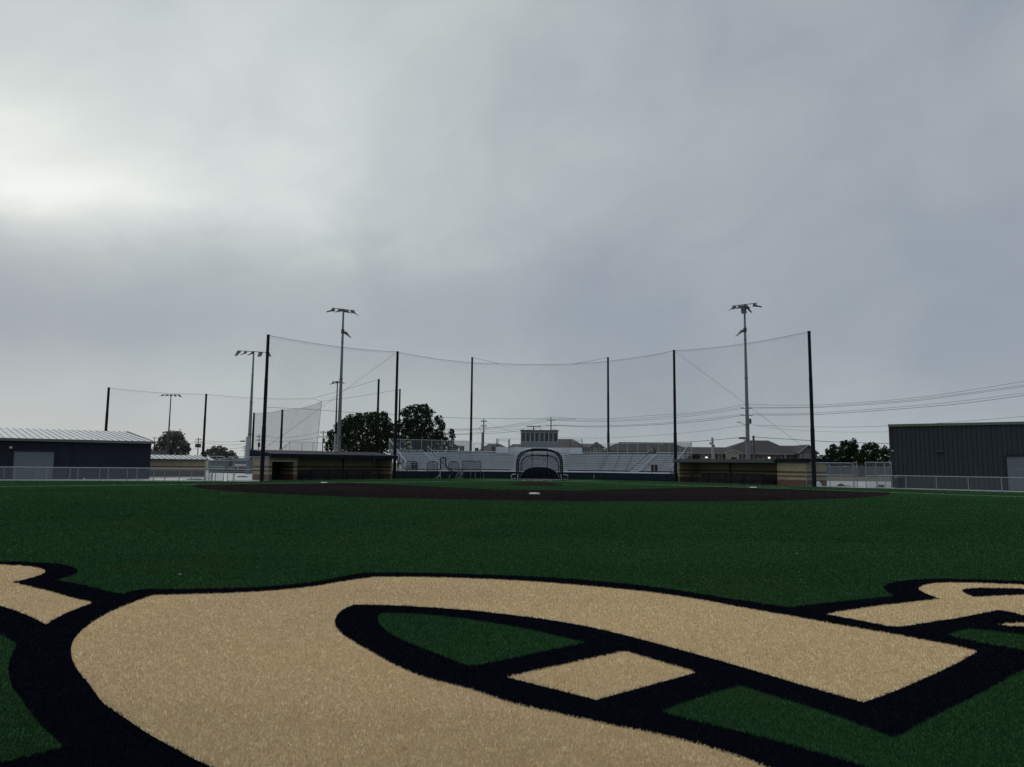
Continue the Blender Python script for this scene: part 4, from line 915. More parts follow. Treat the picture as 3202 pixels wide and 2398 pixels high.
def lightpole(P, h, bar, fx, label, r0=.28, r1=.11, low=None, extra=(), barup=0, s_=1.12, group='floodlight poles round the fields', pm=m_fpole, basebox=None, barr=.05):
    P = Vector((P[0], P[1], 0)); t = thing('floodlight_pole', label, 'floodlight pole', P, group)
    n = 4; hs = [0, h*.32, h*.58, h*.8, h]
    for k in range(n):
        ra, rb = r0+(r1-r0)*hs[k]/h, r0+(r1-r0)*hs[k+1]/h; MB().tube([P+Z*hs[k], P+Z*hs[k+1]], ra, 14, rb*.97).build('pole_section', pm, t)
        MB().tube([P+Z*(hs[k+1]-.06), P+Z*(hs[k+1]+.06)], rb*1.25, 14).build('collar', pm, t)
    e = unit(bar); Lb = bar[2]/2; c = P+Z*(h+barup)
    MB().tube([c-e*Lb, c+e*Lb], barr, 8).build('cross_arm', m_fix, t)
    for off_, aim, tl in fx: fixture(t, c+e*off_, aim, tl, s_)
    if low:
        zz, d_, aim = low; q = P+Z*zz; d_ = Vector(d_); MB().tube([q, q+d_], .04, 8).build('side_arm', m_fix, t); MB().tube([q+Z*-.25, q+Z*.25], r0*.75, 10).build('bracket', m_fix, t); fixture(t, q+d_, aim, 32, s_)
    for d_, aim, tl in extra: fixture(t, c+Vector(d_), aim, tl, s_)
    return t
pl = gr(1057, 1500); pl = at(1055.5, 1495, 3.0); hl = zat(1072, 967, pl)
lightpole(pl, hl, (.83, .55, 2.95), [(-1.35, (-1, -.25, 0), 12), (-.5, (-.3, -1, 0), 16), (.45, (.8, -.6, 0), 14), (1.3, (1, -.25, 0), 24)], 'tall grey floodlight pole rising behind the left dugout', low=(zat(1070, 1036, pl), (.45, .1, -.03), (1, -.35, 0)))
pr_ = at(2341, 1495, 3.0); hl = zat(2332, 952, pr_)
lightpole(pr_, hl, (.83, -.55, 3.1), [(-1.4, (-1, -.2, 0), 22), (-.6, (-1, -.4, 0), 12), (1.3, (1, -.25, 0), 10)], 'tall grey floodlight pole rising behind the right dugout', low=(zat(2331, 1031, pr_), (-.5, .05, -.03), (-1, -.3, 0)),
          extra=[((-.2, -.35, -.25), (-.15, -1, 0), 62), ((.3, -.3, -.2), (.7, -.7, 0), 48), ((.15, -.1, -.05), (.2, -1, 0), 8)])
q = gr(776, 1489); q = at(775, 1480, 22); lightpole(q, zat(789, 1099, q), (.9, .35, 4.6), [(-2.2, (-.3, -1, 0), 45), (-1.2, (-1, -.3, 0), 22), (-.2, (-1, -.2, 0), 20), (.95, (.1, -1, 0), 40), (2.1, (.7, -.7, 0), 28)], 'grey floodlight pole with five lamps just left of the leftmost net pole', s_=1.05, r0=.33)
q = at(520, 1480, 95); lightpole(q, zat(522, 1233, q), (1, .1, 4.4), [(-2.1, (-1, -.1, 0), 5), (-1.05, (-.2, -1, 0), 10), (0, (.1, -1, 0), 10), (1.05, (.6, -1, 0), 12), (2.1, (1, -.4, 0), 24)], 'distant dark floodlight pole in front of the far grey tree at the left', r0=.26, pm=m_fix, s_=1.1)
q = at(1045, 1480, 62); lightpole(q, zat(1049, 1192, q), (1, -.35, 2.4), [(-1.1, (-1, -.2, 0), 25), (-.4, (-1, -.3, 0), 20), (.4, (-1, -.6, 0), 22), (1.1, (1, -.3, 0), 20)], 'distant dark floodlight pole seen just left of the leafy left tree', r0=.25, pm=m_fix, s_=1.1)
k = at(2356, 1362, 3.6); b = MB(); t = thing('pole_cabinet', 'narrow dark cable riser standing beside the right floodlight pole', 'cable riser', (k.x, k.y, 0)); b.tube([Vector((k.x, k.y, 0)), k], .13, 10).build('tube', m_roofgrey, t); MB().tube([k-Z*1.05, k-Z*.98], .145, 10).build('strap', m_galv, t)
k = at(1049, 1357, 3.8); t = thing('pole_cabinet', 'narrow grey cable riser standing beside the left floodlight pole', 'cable riser', (k.x, k.y, 0)); MB().tube([Vector((k.x, k.y, 0)), k], .13, 10).build('tube', m_galv, t); MB().tube([k-Z*1.05, k-Z*.98], .145, 10).build('strap', m_galv, t)
k = at(781, 1367, 21.8); t = thing('pole_cabinet', 'grey equipment box strapped to the pole left of the leftmost net pole', 'equipment box', k); MB().box(Vector((k.x, k.y, 0)), X, Y_, -.28, .3, -.62, -.36, k.z-3.4, k.z+.1).build('box', m_galv, t); MB().box(Vector((k.x-.85, k.y, 0)), X, Y_, -.35, .35, -.6, -.2, k.z-.7, k.z-.55).build('lamp_head', m_fix, t)
k = at(2326, 1371, 2.7); t = thing('pole_speaker', 'flat dark lamp head on a bracket low on the right floodlight pole', 'lamp', k); b = MB(); c_ = Vector((k.x, k.y, 0)); b.hexa([c_+Vector((i, j, k.z+z_)) for z_, f in ((-.06, 1), (.12, .6)) for i, j in ((-.38-.25*f, -.2), (.30, -.2), (.30, .2), (-.38-.25*f, .2))]); b.build('lamp_head', m_fix, t); MB().tube([c_+Z*(k.z-.07), c_+Vector((.1, 0, k.z-.28)), c_+Vector((.45, .1, k.z-.3))], .05, 6).build('bracket', m_fix, t)
k = at(1066, 1365, 2.7); t = thing('pole_speaker', 'flat dark lamp head on a bracket low on the left floodlight pole', 'lamp', k); MB().box(Vector((k.x, k.y, 0)), X, Y_, -.1, .55, -.2, .2, k.z-.04, k.z+.06).build('lamp_head', m_fix, t); MB().tube([k-Z*.05, k-Z*.25-X*.25], .04, 6).build('bracket', m_fix, t)

# ------------------------------------------------------------------ the second field behind: net, poles, low block dugout, stands
G2 = 'black poles of the far field net'
def farpole(bx, by, Yp, tx, ty, label, r=.2):
    P = at(bx, 1470, Yp); return netpole(P, zat(tx, ty, P), label, r, G2)
F1 = farpole(322.5, 1480, 40, 335, 1212, 'black net pole rising behind the white roof of the navy building', .27)
F2 = farpole(632, 1480, 50, 643, 1232, 'black net pole beside the far left low tree', .25)
F3 = farpole(875, 1480, 78, 880, 1281, 'thin black net pole inside the grey hanging net', .3)
F4 = farpole(786, 1480, 88, 789, 1291, 'black net pole half hidden by the grey floodlight pole on the left', .3)
F5 = farpole(1176, 1480, 40, 1178.5, 1186, 'black pole rising out of the crown of the leafy left tree', .24)
F6 = farpole(1244, 1480, 50, 1246.5, 1217, 'black pole close behind the net pole at the left end of the padded wall', .2)
C1 = at(974, 1245, 62); C2 = at(1006, 1255, 62); C2b = at(990, 1412, 62)
tp = sagline(F1, F2, .3, 8)+sagline(F2, C1, .42, 10)[1:]
netpanel(tp, [Vector((p.x, p.y, 2.)) for p in tp], 'faint far net sagging left to right behind the white roofed building', sheer('far_net', (.02, .02, .02), .04, 1., .9, 1.1), 'nets of the far field')
tp = sagline(C2, F3, .5, 10)+sagline(F3, F4, .3, 6)[1:]
bt = [Vector((p.x, p.y, 2.5)) for p in tp]; bt[0] = Vector((C2b.x, C2b.y, 2.5))
netpanel(tp, bt, 'dense grey hanging net with a free slanting edge left of the tall floodlight pole', m_net2, 'nets of the far field')
cable('black rope edging the free side of the dense grey net', [C2, C2b, Vector((C2b.x, C2b.y, 2.5))], .04, m_rope, 'edge_rope', 'rope')
cable('slack rope joining the two upper corners of the far nets', [C1, C2], .025, m_rope, 'tie_cable', 'cable', 'cables of the far nets')
cable('thin cable from the far net corner up to the black pole in the left tree', sagline(C1, F5, .12, 6), .025, m_rope, 'tie_cable', 'cable', 'cables of the far nets')
cable('thin cable from the dense net corner to the pole behind the wall pole', sagline(C2, F6, .12, 6), .025, m_rope, 'tie_cable', 'cable', 'cables of the far nets')
cable('long cable crossing the sky behind the nets from the left net pole to the right', [at(x, y, Yv) for x, y, Yv in ((826, 1273, 90), (960, 1279, 90), (1092, 1289, 90), (1240, 1297, 92), (1383, 1305, 95), (1470, 1308, 96), (1600, 1309, 98), (1800, 1310, 100))], .04, m_wire, 'cable', 'cable', 'overhead cables')
# low block dugout with white roof
A0 = at(640, 1487, 2.0); B0_ = at(455, 1487, -2.0); A0.z = B0_.z = 0; e = unit(B0_-A0); n_ = Vector((e.y, -e.x, 0))
if n_.y > 0: n_ = -n_
m_wallF = blockwall('striped_block_far', TAN, BRN, 0, 0, math.atan2(e.y, e.x), [(0, BRN), (.75, TAN), (1.08, BRN), (1.24, TAN)])
t = thing('block_building', 'low striped block building with white ribbed roof beside the navy building', 'building', A0); zw = zat(640, 1441, A0)
MB().box(A0, e, n_, 0, 14, -4, 0, 0, zw).build('wall', m_wallF, t); MB().box(A0, e, n_, -.3, 14.3, -4.3, .3, zw+.002, zw+.16).build('fascia', m_dark, t)
b = MB(); q = [A0+e*-.3+n_*.32+Z*(zw+.17), A0+e*14.3+n_*.32+Z*(zw+.17), A0+e*14.3-n_*4.3+Z*(zw+.62), A0+e*-.3-n_*4.3+Z*(zw+.62)]; b.hexa([p-Z*.003 for p in q]+[p+Z*.06 for p in q]); rf = b.build('roof', m_whiteroof, t)
b = MB()
for k in range(24): p0, p1_ = q[0]+e*(.6*k+.1)+Z*.062, q[3]+e*(.6*k+.1)+Z*.062; b.hexa([p0-e*.03, p0+e*.03, p1_+e*.03, p1_-e*.03, p0-e*.03+Z*.07, p0+e*.03+Z*.07, p1_+e*.03+Z*.07, p1_-e*.03+Z*.07])
b.build('roof_rib', m_seam, rf)
# cream coloured containers behind, navy padded wall, red cabins
p = at(655, 1479, 34); e = X; O = at(652, 1485, 30); O.z = 0
t = thing('padded_fence', 'far navy padded fence with silver rails seen through the left gateway', 'fence', O)
E_ = at(838, 1485, 26); E_.z = 0; ee = unit(E_-O); nn = Vector((ee.y, -ee.x, 0)); L2 = (E_-O).length; zt_ = zat(740, 1469, (O+E_)/2)
MB().box(O, ee, nn, 0, L2, -.1, 0, .02, zt_).build('panel', m_pad, t)
for zz in (zt_+.04, zt_*.5): MB().tube([O+nn*.06+Z*zz, E_+nn*.06+Z*zz], .03, 6).build('rail', m_galvl, t)
for k in range(7): MB().tube([O+ee*L2*k/6+nn*.06, O+ee*L2*k/6+nn*.06+Z*zt_], .03, 6).build('post', m_galv, t)
def housebox(name, label, cat, x0_, x1_, ytop, Yp, dep, m_, roofm=m_whiteroof, group=None, rooft=.15, z0=0):
    a, c = at(x0_, ytop, Yp), at(x1_, ytop, Yp); O = Vector((a.x, Yp, 0)); t = thing(name, label, cat, O, group)
    z = (a.z+c.z)/2; w_ = c.x-a.x; MB().box(O, X, Y_, 0, w_, 0, dep, z0, z).build('wall', m_, t); MB().box(O, X, Y_, -.15, w_+.15, -.15, dep+.15, z+.002, z+rooft).build('roof', roofm, t); return t, O, w_, z
m_silver = mat('pale_grey_cladding', (.13, .145, .16), .7)
t, O, w_, z = housebox('site_building', 'pale grey shed with a white roof behind the left gateway', 'shed', 652, 772, 1441, 62, 8, m_silver, m_whiteroof)
MB().box(O, X, Y_, 4.0, 5.0, -.06, -.002, 1.0, 2.4).build('window', m_glass, t)
for i, (xa, xb) in enumerate(((725, 737), (738, 749), (750, 759), (760, 769))):
    a, c = at(xa, 1480, 44), at(xb, 1480, 44); O = Vector((a.x, 44, 0)); w_ = c.x-a.x; z = at(xa, 1453, 44).z
    t = thing('site_cabin', ['red portable cabin with white roof, first from the left beyond the gateway', 'red portable cabin with white roof, second from the left beyond the gateway', 'red portable cabin with white roof, third from the left beyond the gateway', 'red portable cabin with white roof nearest the grey floodlight pole'][i], 'cabin', O, 'red portable cabins')
    MB().box(O, X, Y_, .02, w_-.02, 0, 1.6, .05, z-.3).build('body', m_red, t)
    b = MB(); b.prism([O+Z*(z-.298)-Y_*.03, O+X*w_+Z*(z-.298)-Y_*.03, O+X*w_*.5+Z*(z+.1)-Y_*.03], (0, 1.66, 0)); b.build('roof', m_whiteroof, t)
    MB().box(O, X, Y_, .15, w_-.15, -.03, -.002, .1, z-.5).build('door', m_trim if i == 1 else m_red, t)
t, O, w_, z = housebox('site_building', 'long low white warehouse far behind the sheds at the left gateway', 'warehouse', 690, 800, 1434, 120, 10, mat('far_white_wall', (.3, .32, .34), .8), m_whiteroof)
t, O, w_, z = housebox('site_building', 'small grey cabin beside the far left tree, above the block building', 'cabin', 467, 487, 1414, 60, 4, m_silver, m_silver)
# silver stands behind the left dugout
O = at(866, 1420, 24); E_ = at(1012, 1412, 24); O.z = E_.z = 0; t = thing('far_bleacher', 'small dark bleacher with silver guard rails behind the left dugout roof', 'bleacher', O)
zz = at(940, 1414, 24).z
for i in range(6): MB().box(Vector((O.x, 24, 0)), X, Y_, 1.0+.1*i, E_.x-O.x, .6*i, .6*i+.3, zz-1.5+.27*i, zz-1.45+.27*i).build('seat', m_roofgrey, t)
for k in range(5): q = Vector((O.x+1+k*1.4, 24.2, 0)); MB().box(q, X, Y_, 0, .08, 0, 3., 0, zz-1.6).build('frame', m_galv, t)
pt = [at(862, 1420, 24), at(906, 1381, 27.5), at(945, 1382, 27.5), at(983, 1383, 27.5), at(1010, 1384, 27.5)]
MB().tube(pt, .035, 6).build('guard_rail', m_galv, t); MB().tube([p-Z*.12 for p in pt[:2]], .03, 6).build('guard_rail', m_galv, t)
for px, yt in ((883, 1401), (895, 1391), (906, 1381), (944.5, 1382), (979, 1383)):
    q = at(px, yt, 27.3 if px > 900 else 26); MB().tube([Vector((q.x, q.y, zz-1)), q], .035, 6).build('rail_post', m_galv, t)
b = MB(); b.quad(pt[1], pt[-1], pt[-1]-Z*1.6, pt[1]-Z*1.6); b.build('wire_mesh', m_link, t)

# right: screened wall, barbed wire, parked rubbish
O = at(2560, 1508, 18); E_ = at(2800, 1512, 18); O.z = E_.z = 0; zs = at(2690, 1460, 18).z; zm = at(2690, 1491, 18).z; 
O.x -= 3; E_.x += 6
t = thing('screened_wall', 'long tan wall topped by a grey windscreen fence beyond the right gateway', 'wall', O); L2 = (E_-O).length
MB().box(O, X, Y_, 0, L2, 0, .3, 0, zm).build('wall', m_tanwall, t); MB().box(O, X, Y_, 0, L2, .05, .12, zm+.002, zs).build('windscreen', m_windscreen, t)
MB().tube([O+Z*zs+Y_*.02, E_+Z*zs+Y_*.02], .035, 6).build('top_rail', m_galv, t)
k = 0.
while k < L2: MB().tube([O+X*k+Y_*.02+Z*.3, O+X*k+Y_*.02+Z*zs, O+X*(k-.2)+Y_*-.25+Z*(zs+.22)], .03, 6).build('post', m_galv, t); k += .75*2
coil = [O+X*(i*.06)+Y_*(.1+.28*math.cos(i*.85))+Z*(zs+.25+.28*math.sin(i*.85)) for i in range(int(L2/.06))]
MB().tube(coil, .014, 4).build('razor_wire', m_roofgrey, t)
p = gr(2557, 1521.5); b = MB(); n = 14
for i in range(1): pass
vs = []; fs = []
rr = random.Random(3)
for i in range(7):
    ph = math.pi/2*i/6
    for j in range(n): a = 2*math.pi*j/n; k_ = 1+.18*rr.uniform(-1, 1); vs.append(p+Vector((math.cos(a)*.38*math.cos(ph)*k_, math.sin(a)*.3*math.cos(ph)*k_, .02+.46*math.sin(ph)*k_)))
fs = [(i*n+j, i*n+(j+1) % n, (i+1)*n+(j+1) % n, (i+1)*n+j) for i in range(6) for j in range(n)]
b.add(vs, fs, True); tag(b.build('plastic_bag', m_bag), 'crumpled white plastic bag at the foot of the rightmost net pole', 'bag')
def lump(p, w_, d_, h, m_, name, lab, cat, seed):
    rr = random.Random(seed); b = MB(); vs = []; n = 12
    for i in range(5):
        ph = math.pi/2*i/4
        for j in range(n): a = 2*math.pi*j/n; k_ = 1+.2*rr.uniform(-1, 1); vs.append(p+Vector((math.cos(a)*w_*math.cos(ph)*k_, math.sin(a)*d_*math.cos(ph)*k_, .01+h*math.sin(ph)*k_)))
    b.add(vs, [(i*n+j, i*n+(j+1) % n, (i+1)*n+(j+1) % n, (i+1)*n+j) for i in range(4) for j in range(n)]); tag(b.build(name, m_), lab, cat)
lump(gr(2629, 1521), .34, .3, .26, m_blackplastic, 'rubbish_bag', 'low black rubbish bag on the wet concrete at the right gateway', 'bag', 4)
lump(gr(2645, 1521), .5, .3, .12, m_tanwall, 'sand_pile', 'small pale heap beside the black bag at the right gateway', 'heap', 5)
lump(gr(758, 1492), .7, .4, .14, m_dark, 'rubble_heap', 'small dark heap on the concrete beyond the left gateway', 'heap', 6)
lump(gr(612, 1500), 1.1, .25, .1, m_dark, 'debris_heap', 'dark debris strewn along the foot of the left fence', 'debris', 7)
p = gr(2758, 1524); b = MB(); b.box(p, X, Y_, -.3, .15, -.15, .15, .01, .26); b.box(p, X, Y_, -.25, .1, -.155, -.151, .05, .2); tag(b.build('tool_box', m_dark), 'small dark box at the foot of the fence by the slate building', 'box')
# wet concrete joints seen beyond the gates
jb = MB()
for (xa, ya), (xb, yb) in (((2580, 1508.5), (2782, 1512)), ((2580, 1511.5), (2782, 1515)), ((2585, 1515.5), (2780, 1519)), ((600, 1497), (700, 1496.5)), ((560, 1502.5), (640, 1500))):
    a, c = gr(xa, ya), gr(xb, yb); d_ = unit(c-a); m_ = Vector((-d_.y, d_.x, 0))*.35; jb.quad(*[v+Z*.004 for v in (a-m_, c-m_, c+m_, a+m_)])
jb.build('wet_paving', mat('wet_concrete', (.06, .06, .058), .25))['kind'] = 'structure'

# ------------------------------------------------------------------ houses and roofs beyond
def gable_x(b, x0_, x1_, y0_, y1_, ze, zr, ov=.4):
    """roof with its ridge along X"""
    ym = (y0_+y1_)/2
    for ya, s_ in ((y0_-ov, 1), (y1_+ov, -1)):
        q = [Vector((x0_-ov, ya, ze)), Vector((x1_+ov, ya, ze)), Vector((x1_+ov, ym, zr)), Vector((x0_-ov, ym, zr))]; b.hexa([p-Z*.12 for p in q]+q)
def hip(b, x0_, x1_, y0_, y1_, ze, zr, xr0, xr1):
    ym = (y0_+y1_)/2; v = [(x0_, y0_, ze), (x1_, y0_, ze), (x1_, y1_, ze), (x0_, y1_, ze), (xr0, ym, zr), (xr1, ym, zr)]
    b.add(v, [(0, 1, 5, 4), (1, 2, 5), (2, 3, 4, 5), (3, 0, 4), (3, 2, 1, 0)])
YA = 112.
def win(t, px0, px1, py0, py1, Yp, fm=m_trim):
    a, c = at(px0, py0, Yp), at(px1, py1, Yp); O = Vector((a.x, Yp, 0)); w_ = c.x-a.x; k = .14
    b = MB(); b.box(O, X, Y_, 0, k, -.08, -.002, c.z, a.z).box(O, X, Y_, w_-k, w_, -.08, -.002, c.z, a.z).box(O, X, Y_, k, w_-k, -.08, -.002, a.z-k, a.z).box(O, X, Y_, k, w_-k, -.08, -.002, c.z, c.z+k)
    f = b.build('window', fm, t); MB().box(O, X, Y_, k+.001, w_-k-.001, -.05, -.002, c.z+k+.001, a.z-k-.001).build('pane', m_glass2, f)
# apartment block on the right
xl, xr = at(2060, 1417, YA).x, at(2500, 1417, YA).x; ze = at(2290, 1417, YA).z
t = thing('apartment_building', 'wide brick apartment block with dark hipped roof beyond the right dugout', 'building', (xl, YA, 0))
MB().box(Vector((xl, YA, 0)), X, Y_, 0, xr-xl, 0, 15, 0, ze-.1).build('wall', m_brickwall, t)
zr1 = at(2210, 1398, YA+7.5).z
b = MB(); x_m = at(2275, 1398, YA+7.5).x; gable_x(b, xl, x_m, YA, YA+15, ze, zr1)
gable_x(b, at(2440, 1398, YA).x, xr+2, YA, YA+15, ze, at(2490, 1393.5, YA+7.5).z)
zr2 = at(2380, 1377, YA+8).z; hip(b, at(2245, 1417, YA).x, at(2496, 1417, YA).x, YA-.6, YA+16.5, ze+.01, zr2, at(2338, 1378, YA+8).x, at(2402, 1377, YA+8).x)
b.build('roof', m_shingle, t)
b = MB(); b.box(Vector((xl, YA, 0)), X, Y_, -.4, xr-xl, -.75, -.6, ze-.22, ze+.02); b.build('gutter', m_trim, t)
# stone fronted porch gable
a, c = at(2270, 1416, YA-2), at(2314, 1416, YA-2); pk = at(2286, 1407, YA-2); O = Vector((a.x, YA-2, 0)); w_ = c.x-a.x
t2 = t; MB().box(O, X, Y_, .2, w_-.2, 0, 1.99, 0, a.z).build('porch', m_stone, t)
b = MB(); b.prism([O+Z*a.z-Y_*.05, O+X*w_+Z*a.z-Y_*.05, Vector((O.x+w_/2, YA-2.05, at(2290, 1406.5, YA-2).z))], (0, .3, 0)); b.build('porch_gable', m_stone, t)
pk = Vector((O.x+w_/2, YA-2.1, at(2290, 1406, YA-2).z))
for s_ in (Vector((O.x-.4, YA-2.1, a.z)), Vector((O.x+w_+.4, YA-2.1, a.z))): MB().tube([s_, pk], .13, 4).build('bargeboard', m_trim, t)
MB().box(O, X, Y_, w_*.35, w_*.75, -.03, -.002, at(2290, 1440, YA-2).z, at(2290, 1430, YA-2).z).build('opening', m_darkin, t)
for w4 in ((2192, 2203, 1421, 1434), (2213, 2226, 1421, 1434), (2323, 2335, 1421, 1434), (2369, 2389, 1421, 1436), (2423, 2444, 1421, 1436)): win(t, *w4, YA)
for px in (2234, 2247, 2256, 2319, 2358, 2455): 
    a = at(px, 1418, YA-.6); MB().box(Vector((a.x, YA-.6, 0)), X, Y_, -.12, .12, -.1, .1, 0, a.z-.15).build('porch_post', m_trim, t)
for px, py in ((2209, 1430), (2405, 1431)): a = at(px, py, YA-.7); b = MB(); b.box(Vector((a.x, a.y, 0)), X, Y_, -.22, .22, -.15, .05, a.z-.16, a.z+.16); b.build('lit_lamp', m_lamp, t)
# gabled end wing
a, c = at(2500, 1417, YA-3), at(2555, 1418, YA-3); O = Vector((a.x, YA-3, 0)); w_ = c.x-a.x; zp = at(2524, 1393.5, YA-3).z
MB().box(O, X, Y_, 0, w_, 0, 12, 0, a.z).build('gable_wing', m_siding, t)
MB().prism([O+Z*a.z, O+X*w_+Z*a.z, O+X*w_/2+Z*zp], (0, .3, 0)).build('gable', m_siding, t)
b = MB()
for s0, s1 in ((O+Vector((-.5, -.3, a.z-.2)), O+Vector((w_/2, -.3, zp+.1))), (O+Vector((w_+.5, -.3, a.z-.2)), O+Vector((w_/2, -.3, zp+.1)))): b.hexa([s0, s1, s1+Y_*12, s0+Y_*12, s0+Z*.2, s1+Z*.2, s1+Y_*12+Z*.2, s0+Y_*12+Z*.2])
b.build('roof', m_shingle, t)
for s0 in (O+Vector((-.5, -.42, a.z-.1)), O+Vector((w_+.5, -.42, a.z-.1))): MB().tube([s0, O+Vector((w_/2, -.42, zp+.2))], .13, 4).build('bargeboard', m_trim, t)
for w4 in ((2502, 2507, 1420, 1432), (2514, 2520.5, 1420, 1432), (2522.5, 2529, 1420, 1432)): win(t, *w4, YA-3)
# second house right edge low roof
p = at(2547, 1434, YA-6); b = MB(); MB_ = b.hexa([at(2530, 1437, YA-6), at(2570, 1442, YA-6), at(2570, 1442, YA-1), at(2530, 1437, YA-1)]+[at(2530, 1432, YA-6), at(2570, 1441, YA-6), at(2570, 1441, YA-1), at(2530, 1432, YA-1)]); b.build('lean_to_roof', m_trim, t)
# roofs behind the bleachers
def roofhouse(label, xs, ridge, eave_y, Yp, dep=14, m_=m_shingle2, group='houses beyond the bleachers', wall=m_siding):
    x0_, x1_ = at(xs[0], eave_y, Yp).x, at(xs[1], eave_y, Yp).x; ze = at((xs[0]+xs[1])/2, eave_y, Yp).z
    t = thing('house', label, 'house', (x0_, Yp, 0), group)
    MB().box(Vector((x0_+.5, Yp, 0)), X, Y_, 0, x1_-x0_-1, .6, dep-.6, 0, ze-.02).build('wall', wall, t)
    r0_, r1_ = at(ridge[0], ridge[2], Yp+dep/2), at(ridge[1], ridge[2], Yp+dep/2); b = MB(); hip(b, x0_, x1_, Yp, Yp+dep, ze, r0_.z, r0_.x, r1_.x); b.build('roof', m_, t); return t, ze
roofhouse('long dark hipped roof spanning behind the right bleacher wing', (1878, 2175), (1937, 2100, 1382), 1412, 118)
roofhouse('brown hipped roof just right of the press box', (1725, 1850), (1745, 1789, 1372), 1404, 104)
roofhouse('low hipped roof left of the press box platform', (1490, 1612), (1528, 1563, 1387.5), 1412, 120)
roofhouse('small hipped roof peeking out directly left of the press box', (1575, 1660), (1603, 1640, 1388.5), 1408, 124)
a, c = at(1843, 1399, 100), at(1887, 1401, 100); pk = at(1864.5, 1384, 100); O = Vector((a.x, 100, 0)); w_ = c.x-a.x
t = thing('house', 'olive gabled house with white framed windows right of the press box', 'house', O, 'houses beyond the bleachers')
b = MB(); b.box(O, X, Y_, 0, w_, 0, 12, 0, a.z); b.prism([O+Z*a.z, O+X*w_+Z*a.z, O+X*w_/2+Z*pk.z], (0, .3, 0)); x2 = at(1822, 1400, 101.5).x; b.box(Vector((x2, 101.5, 0)), X, Y_, 0, O.x-x2, 0, 9, 0, at(1830, 1398, 101.5).z); b.build('wall', m_siding, t)
b = MB()
for sx in (-.4, w_+.4): s0, s1 = O+Vector((sx, -.3, a.z-.15)), O+Vector((w_/2, -.3, pk.z+.05)); b.hexa([s0, s1, s1+Y_*12, s0+Y_*12, s0+Z*.15, s1+Z*.15, s1+Y_*12+Z*.15, s0+Y_*12+Z*.15])
gable_x(b, x2, O.x+w_/2, 101.5, 110.5, at(1830, 1398, 101.5).z, pk.z-.1); b.build('roof', m_shingle2, t)
for sx in (-.4, w_+.4): MB().tube([O+Vector((sx, -.4, a.z-.05)), O+Vector((w_/2, -.4, pk.z+.15))], .1, 4).build('bargeboard', m_trim, t)
for w4 in ((1826, 1837, 1401, 1411, 101.5), (1844.5, 1848.5, 1400, 1412, 100), (1858, 1862.5, 1401, 1412, 100), (1864.5, 1869, 1401, 1412, 100), (1879, 1882, 1401, 1412, 100)): win(t, *w4)
# low plant building with roof units just behind the stands
O = at(1415, 1412, 30); E_ = at(1560, 1412, 30); zr_ = at(1480, 1411, 30).z; O.z = 0
t = thing('service_building', 'low flat service building hidden behind the top bleacher rows', 'building', O); MB().box(O, X, Y_, 0, E_.x-O.x, 0, 8, 0, zr_).build('wall', m_sidinggrey, t)
for (xa, xb, ya), m_, lab in (((1436, 1451, 1394), m_roofgrey, 'largest dark roof unit behind the top row left of the slim pole'), ((1484, 1496, 1400), m_roofgrey, 'low dark roof unit just right of the slim left pole'), ((1535, 1550, 1394.5), m_dark, 'slatted dark roof unit beside the raised platform'), ((1425.5, 1432, 1402), m_galvl, 'small white roof vent at the leftmost end of the roof units')):
    a, c = at(xa, ya, 31), at(xb, ya, 31); b = MB(); O2 = Vector((a.x, 31, 0)); w_ = c.x-a.x; b.box(O2, X, Y_, .05, w_-.05, .05, .9, zr_+.001, a.z-.08); b.box(O2, X, Y_, 0, w_, 0, .95, a.z-.078, a.z)
    for k in range(3): zz = zr_+(a.z-zr_)*(.2+.22*k); b.box(O2, X, Y_, .08, w_-.08, .0, .049, zz, zz+.05)
    tag(b.build('roof_unit', m_), lab, 'roof unit', 'roof units behind the bleachers')

# ------------------------------------------------------------------ utility poles and wires
def upole(px, ytop, Yp, arms, label, ybot=1450, r=.15, extras=()):
    p = at(px, ytop, Yp); O = Vector((p.x, p.y, 0)); t = thing('utility_pole', label, 'utility pole', O, 'utility poles carrying the power lines')
    MB().tube([O, p], r*1.2, 8, r*.85).build('pole', m_wood, t)
    for y_, hw in arms:
        z = at(px, y_, Yp).z; w_ = hw*math.hypot(1, 0)*(Yp-CAM.y)/FPX; MB().box(O, X, Y_, -w_, w_, -.16, -.05, z-.07, z+.07).build('cross_arm', m_wood, t)
        for k in (-.92, -.55, .55, .92): MB().tube([O+Vector((k*w_, -.1, z+.07)), O+Vector((k*w_, -.1, z+.38))], .05, 6).build('insulator', m_roofgrey, t)
    for x_, y_, w2, h2 in extras:
        q = at(x_, y_, Yp); MB().tube([Vector((q.x, Yp-.3, q.z-h2)), Vector((q.x, Yp-.3, q.z+h2))], w2, 10).build('transformer', m_roofgrey, t)
    return t
upole(1723, 1305, 95, [(1314.5, 13), (1331.5, 16)], 'two armed utility pole standing directly behind the press box')
upole(1513, 1310, 82, [(1318, 9), (1332.5, 9)], 'two armed utility pole left of the press box with drooping leads', extras=())
p = at(1508, 1352, 80); O = Vector((p.x, p.y, 0)); t = thing('utility_pole', 'short plain pole beside the two armed pole left of the press box', 'utility pole', O, 'utility poles carrying the power lines'); MB().tube([O, p], .16, 8).build('pole', m_wood, t)
upole(2333, 1262, 78, [(1277, 16), (1299, 18)], 'utility pole with insulators half hidden behind the right floodlight pole', extras=((2344.5, 1317, .28, .55),))
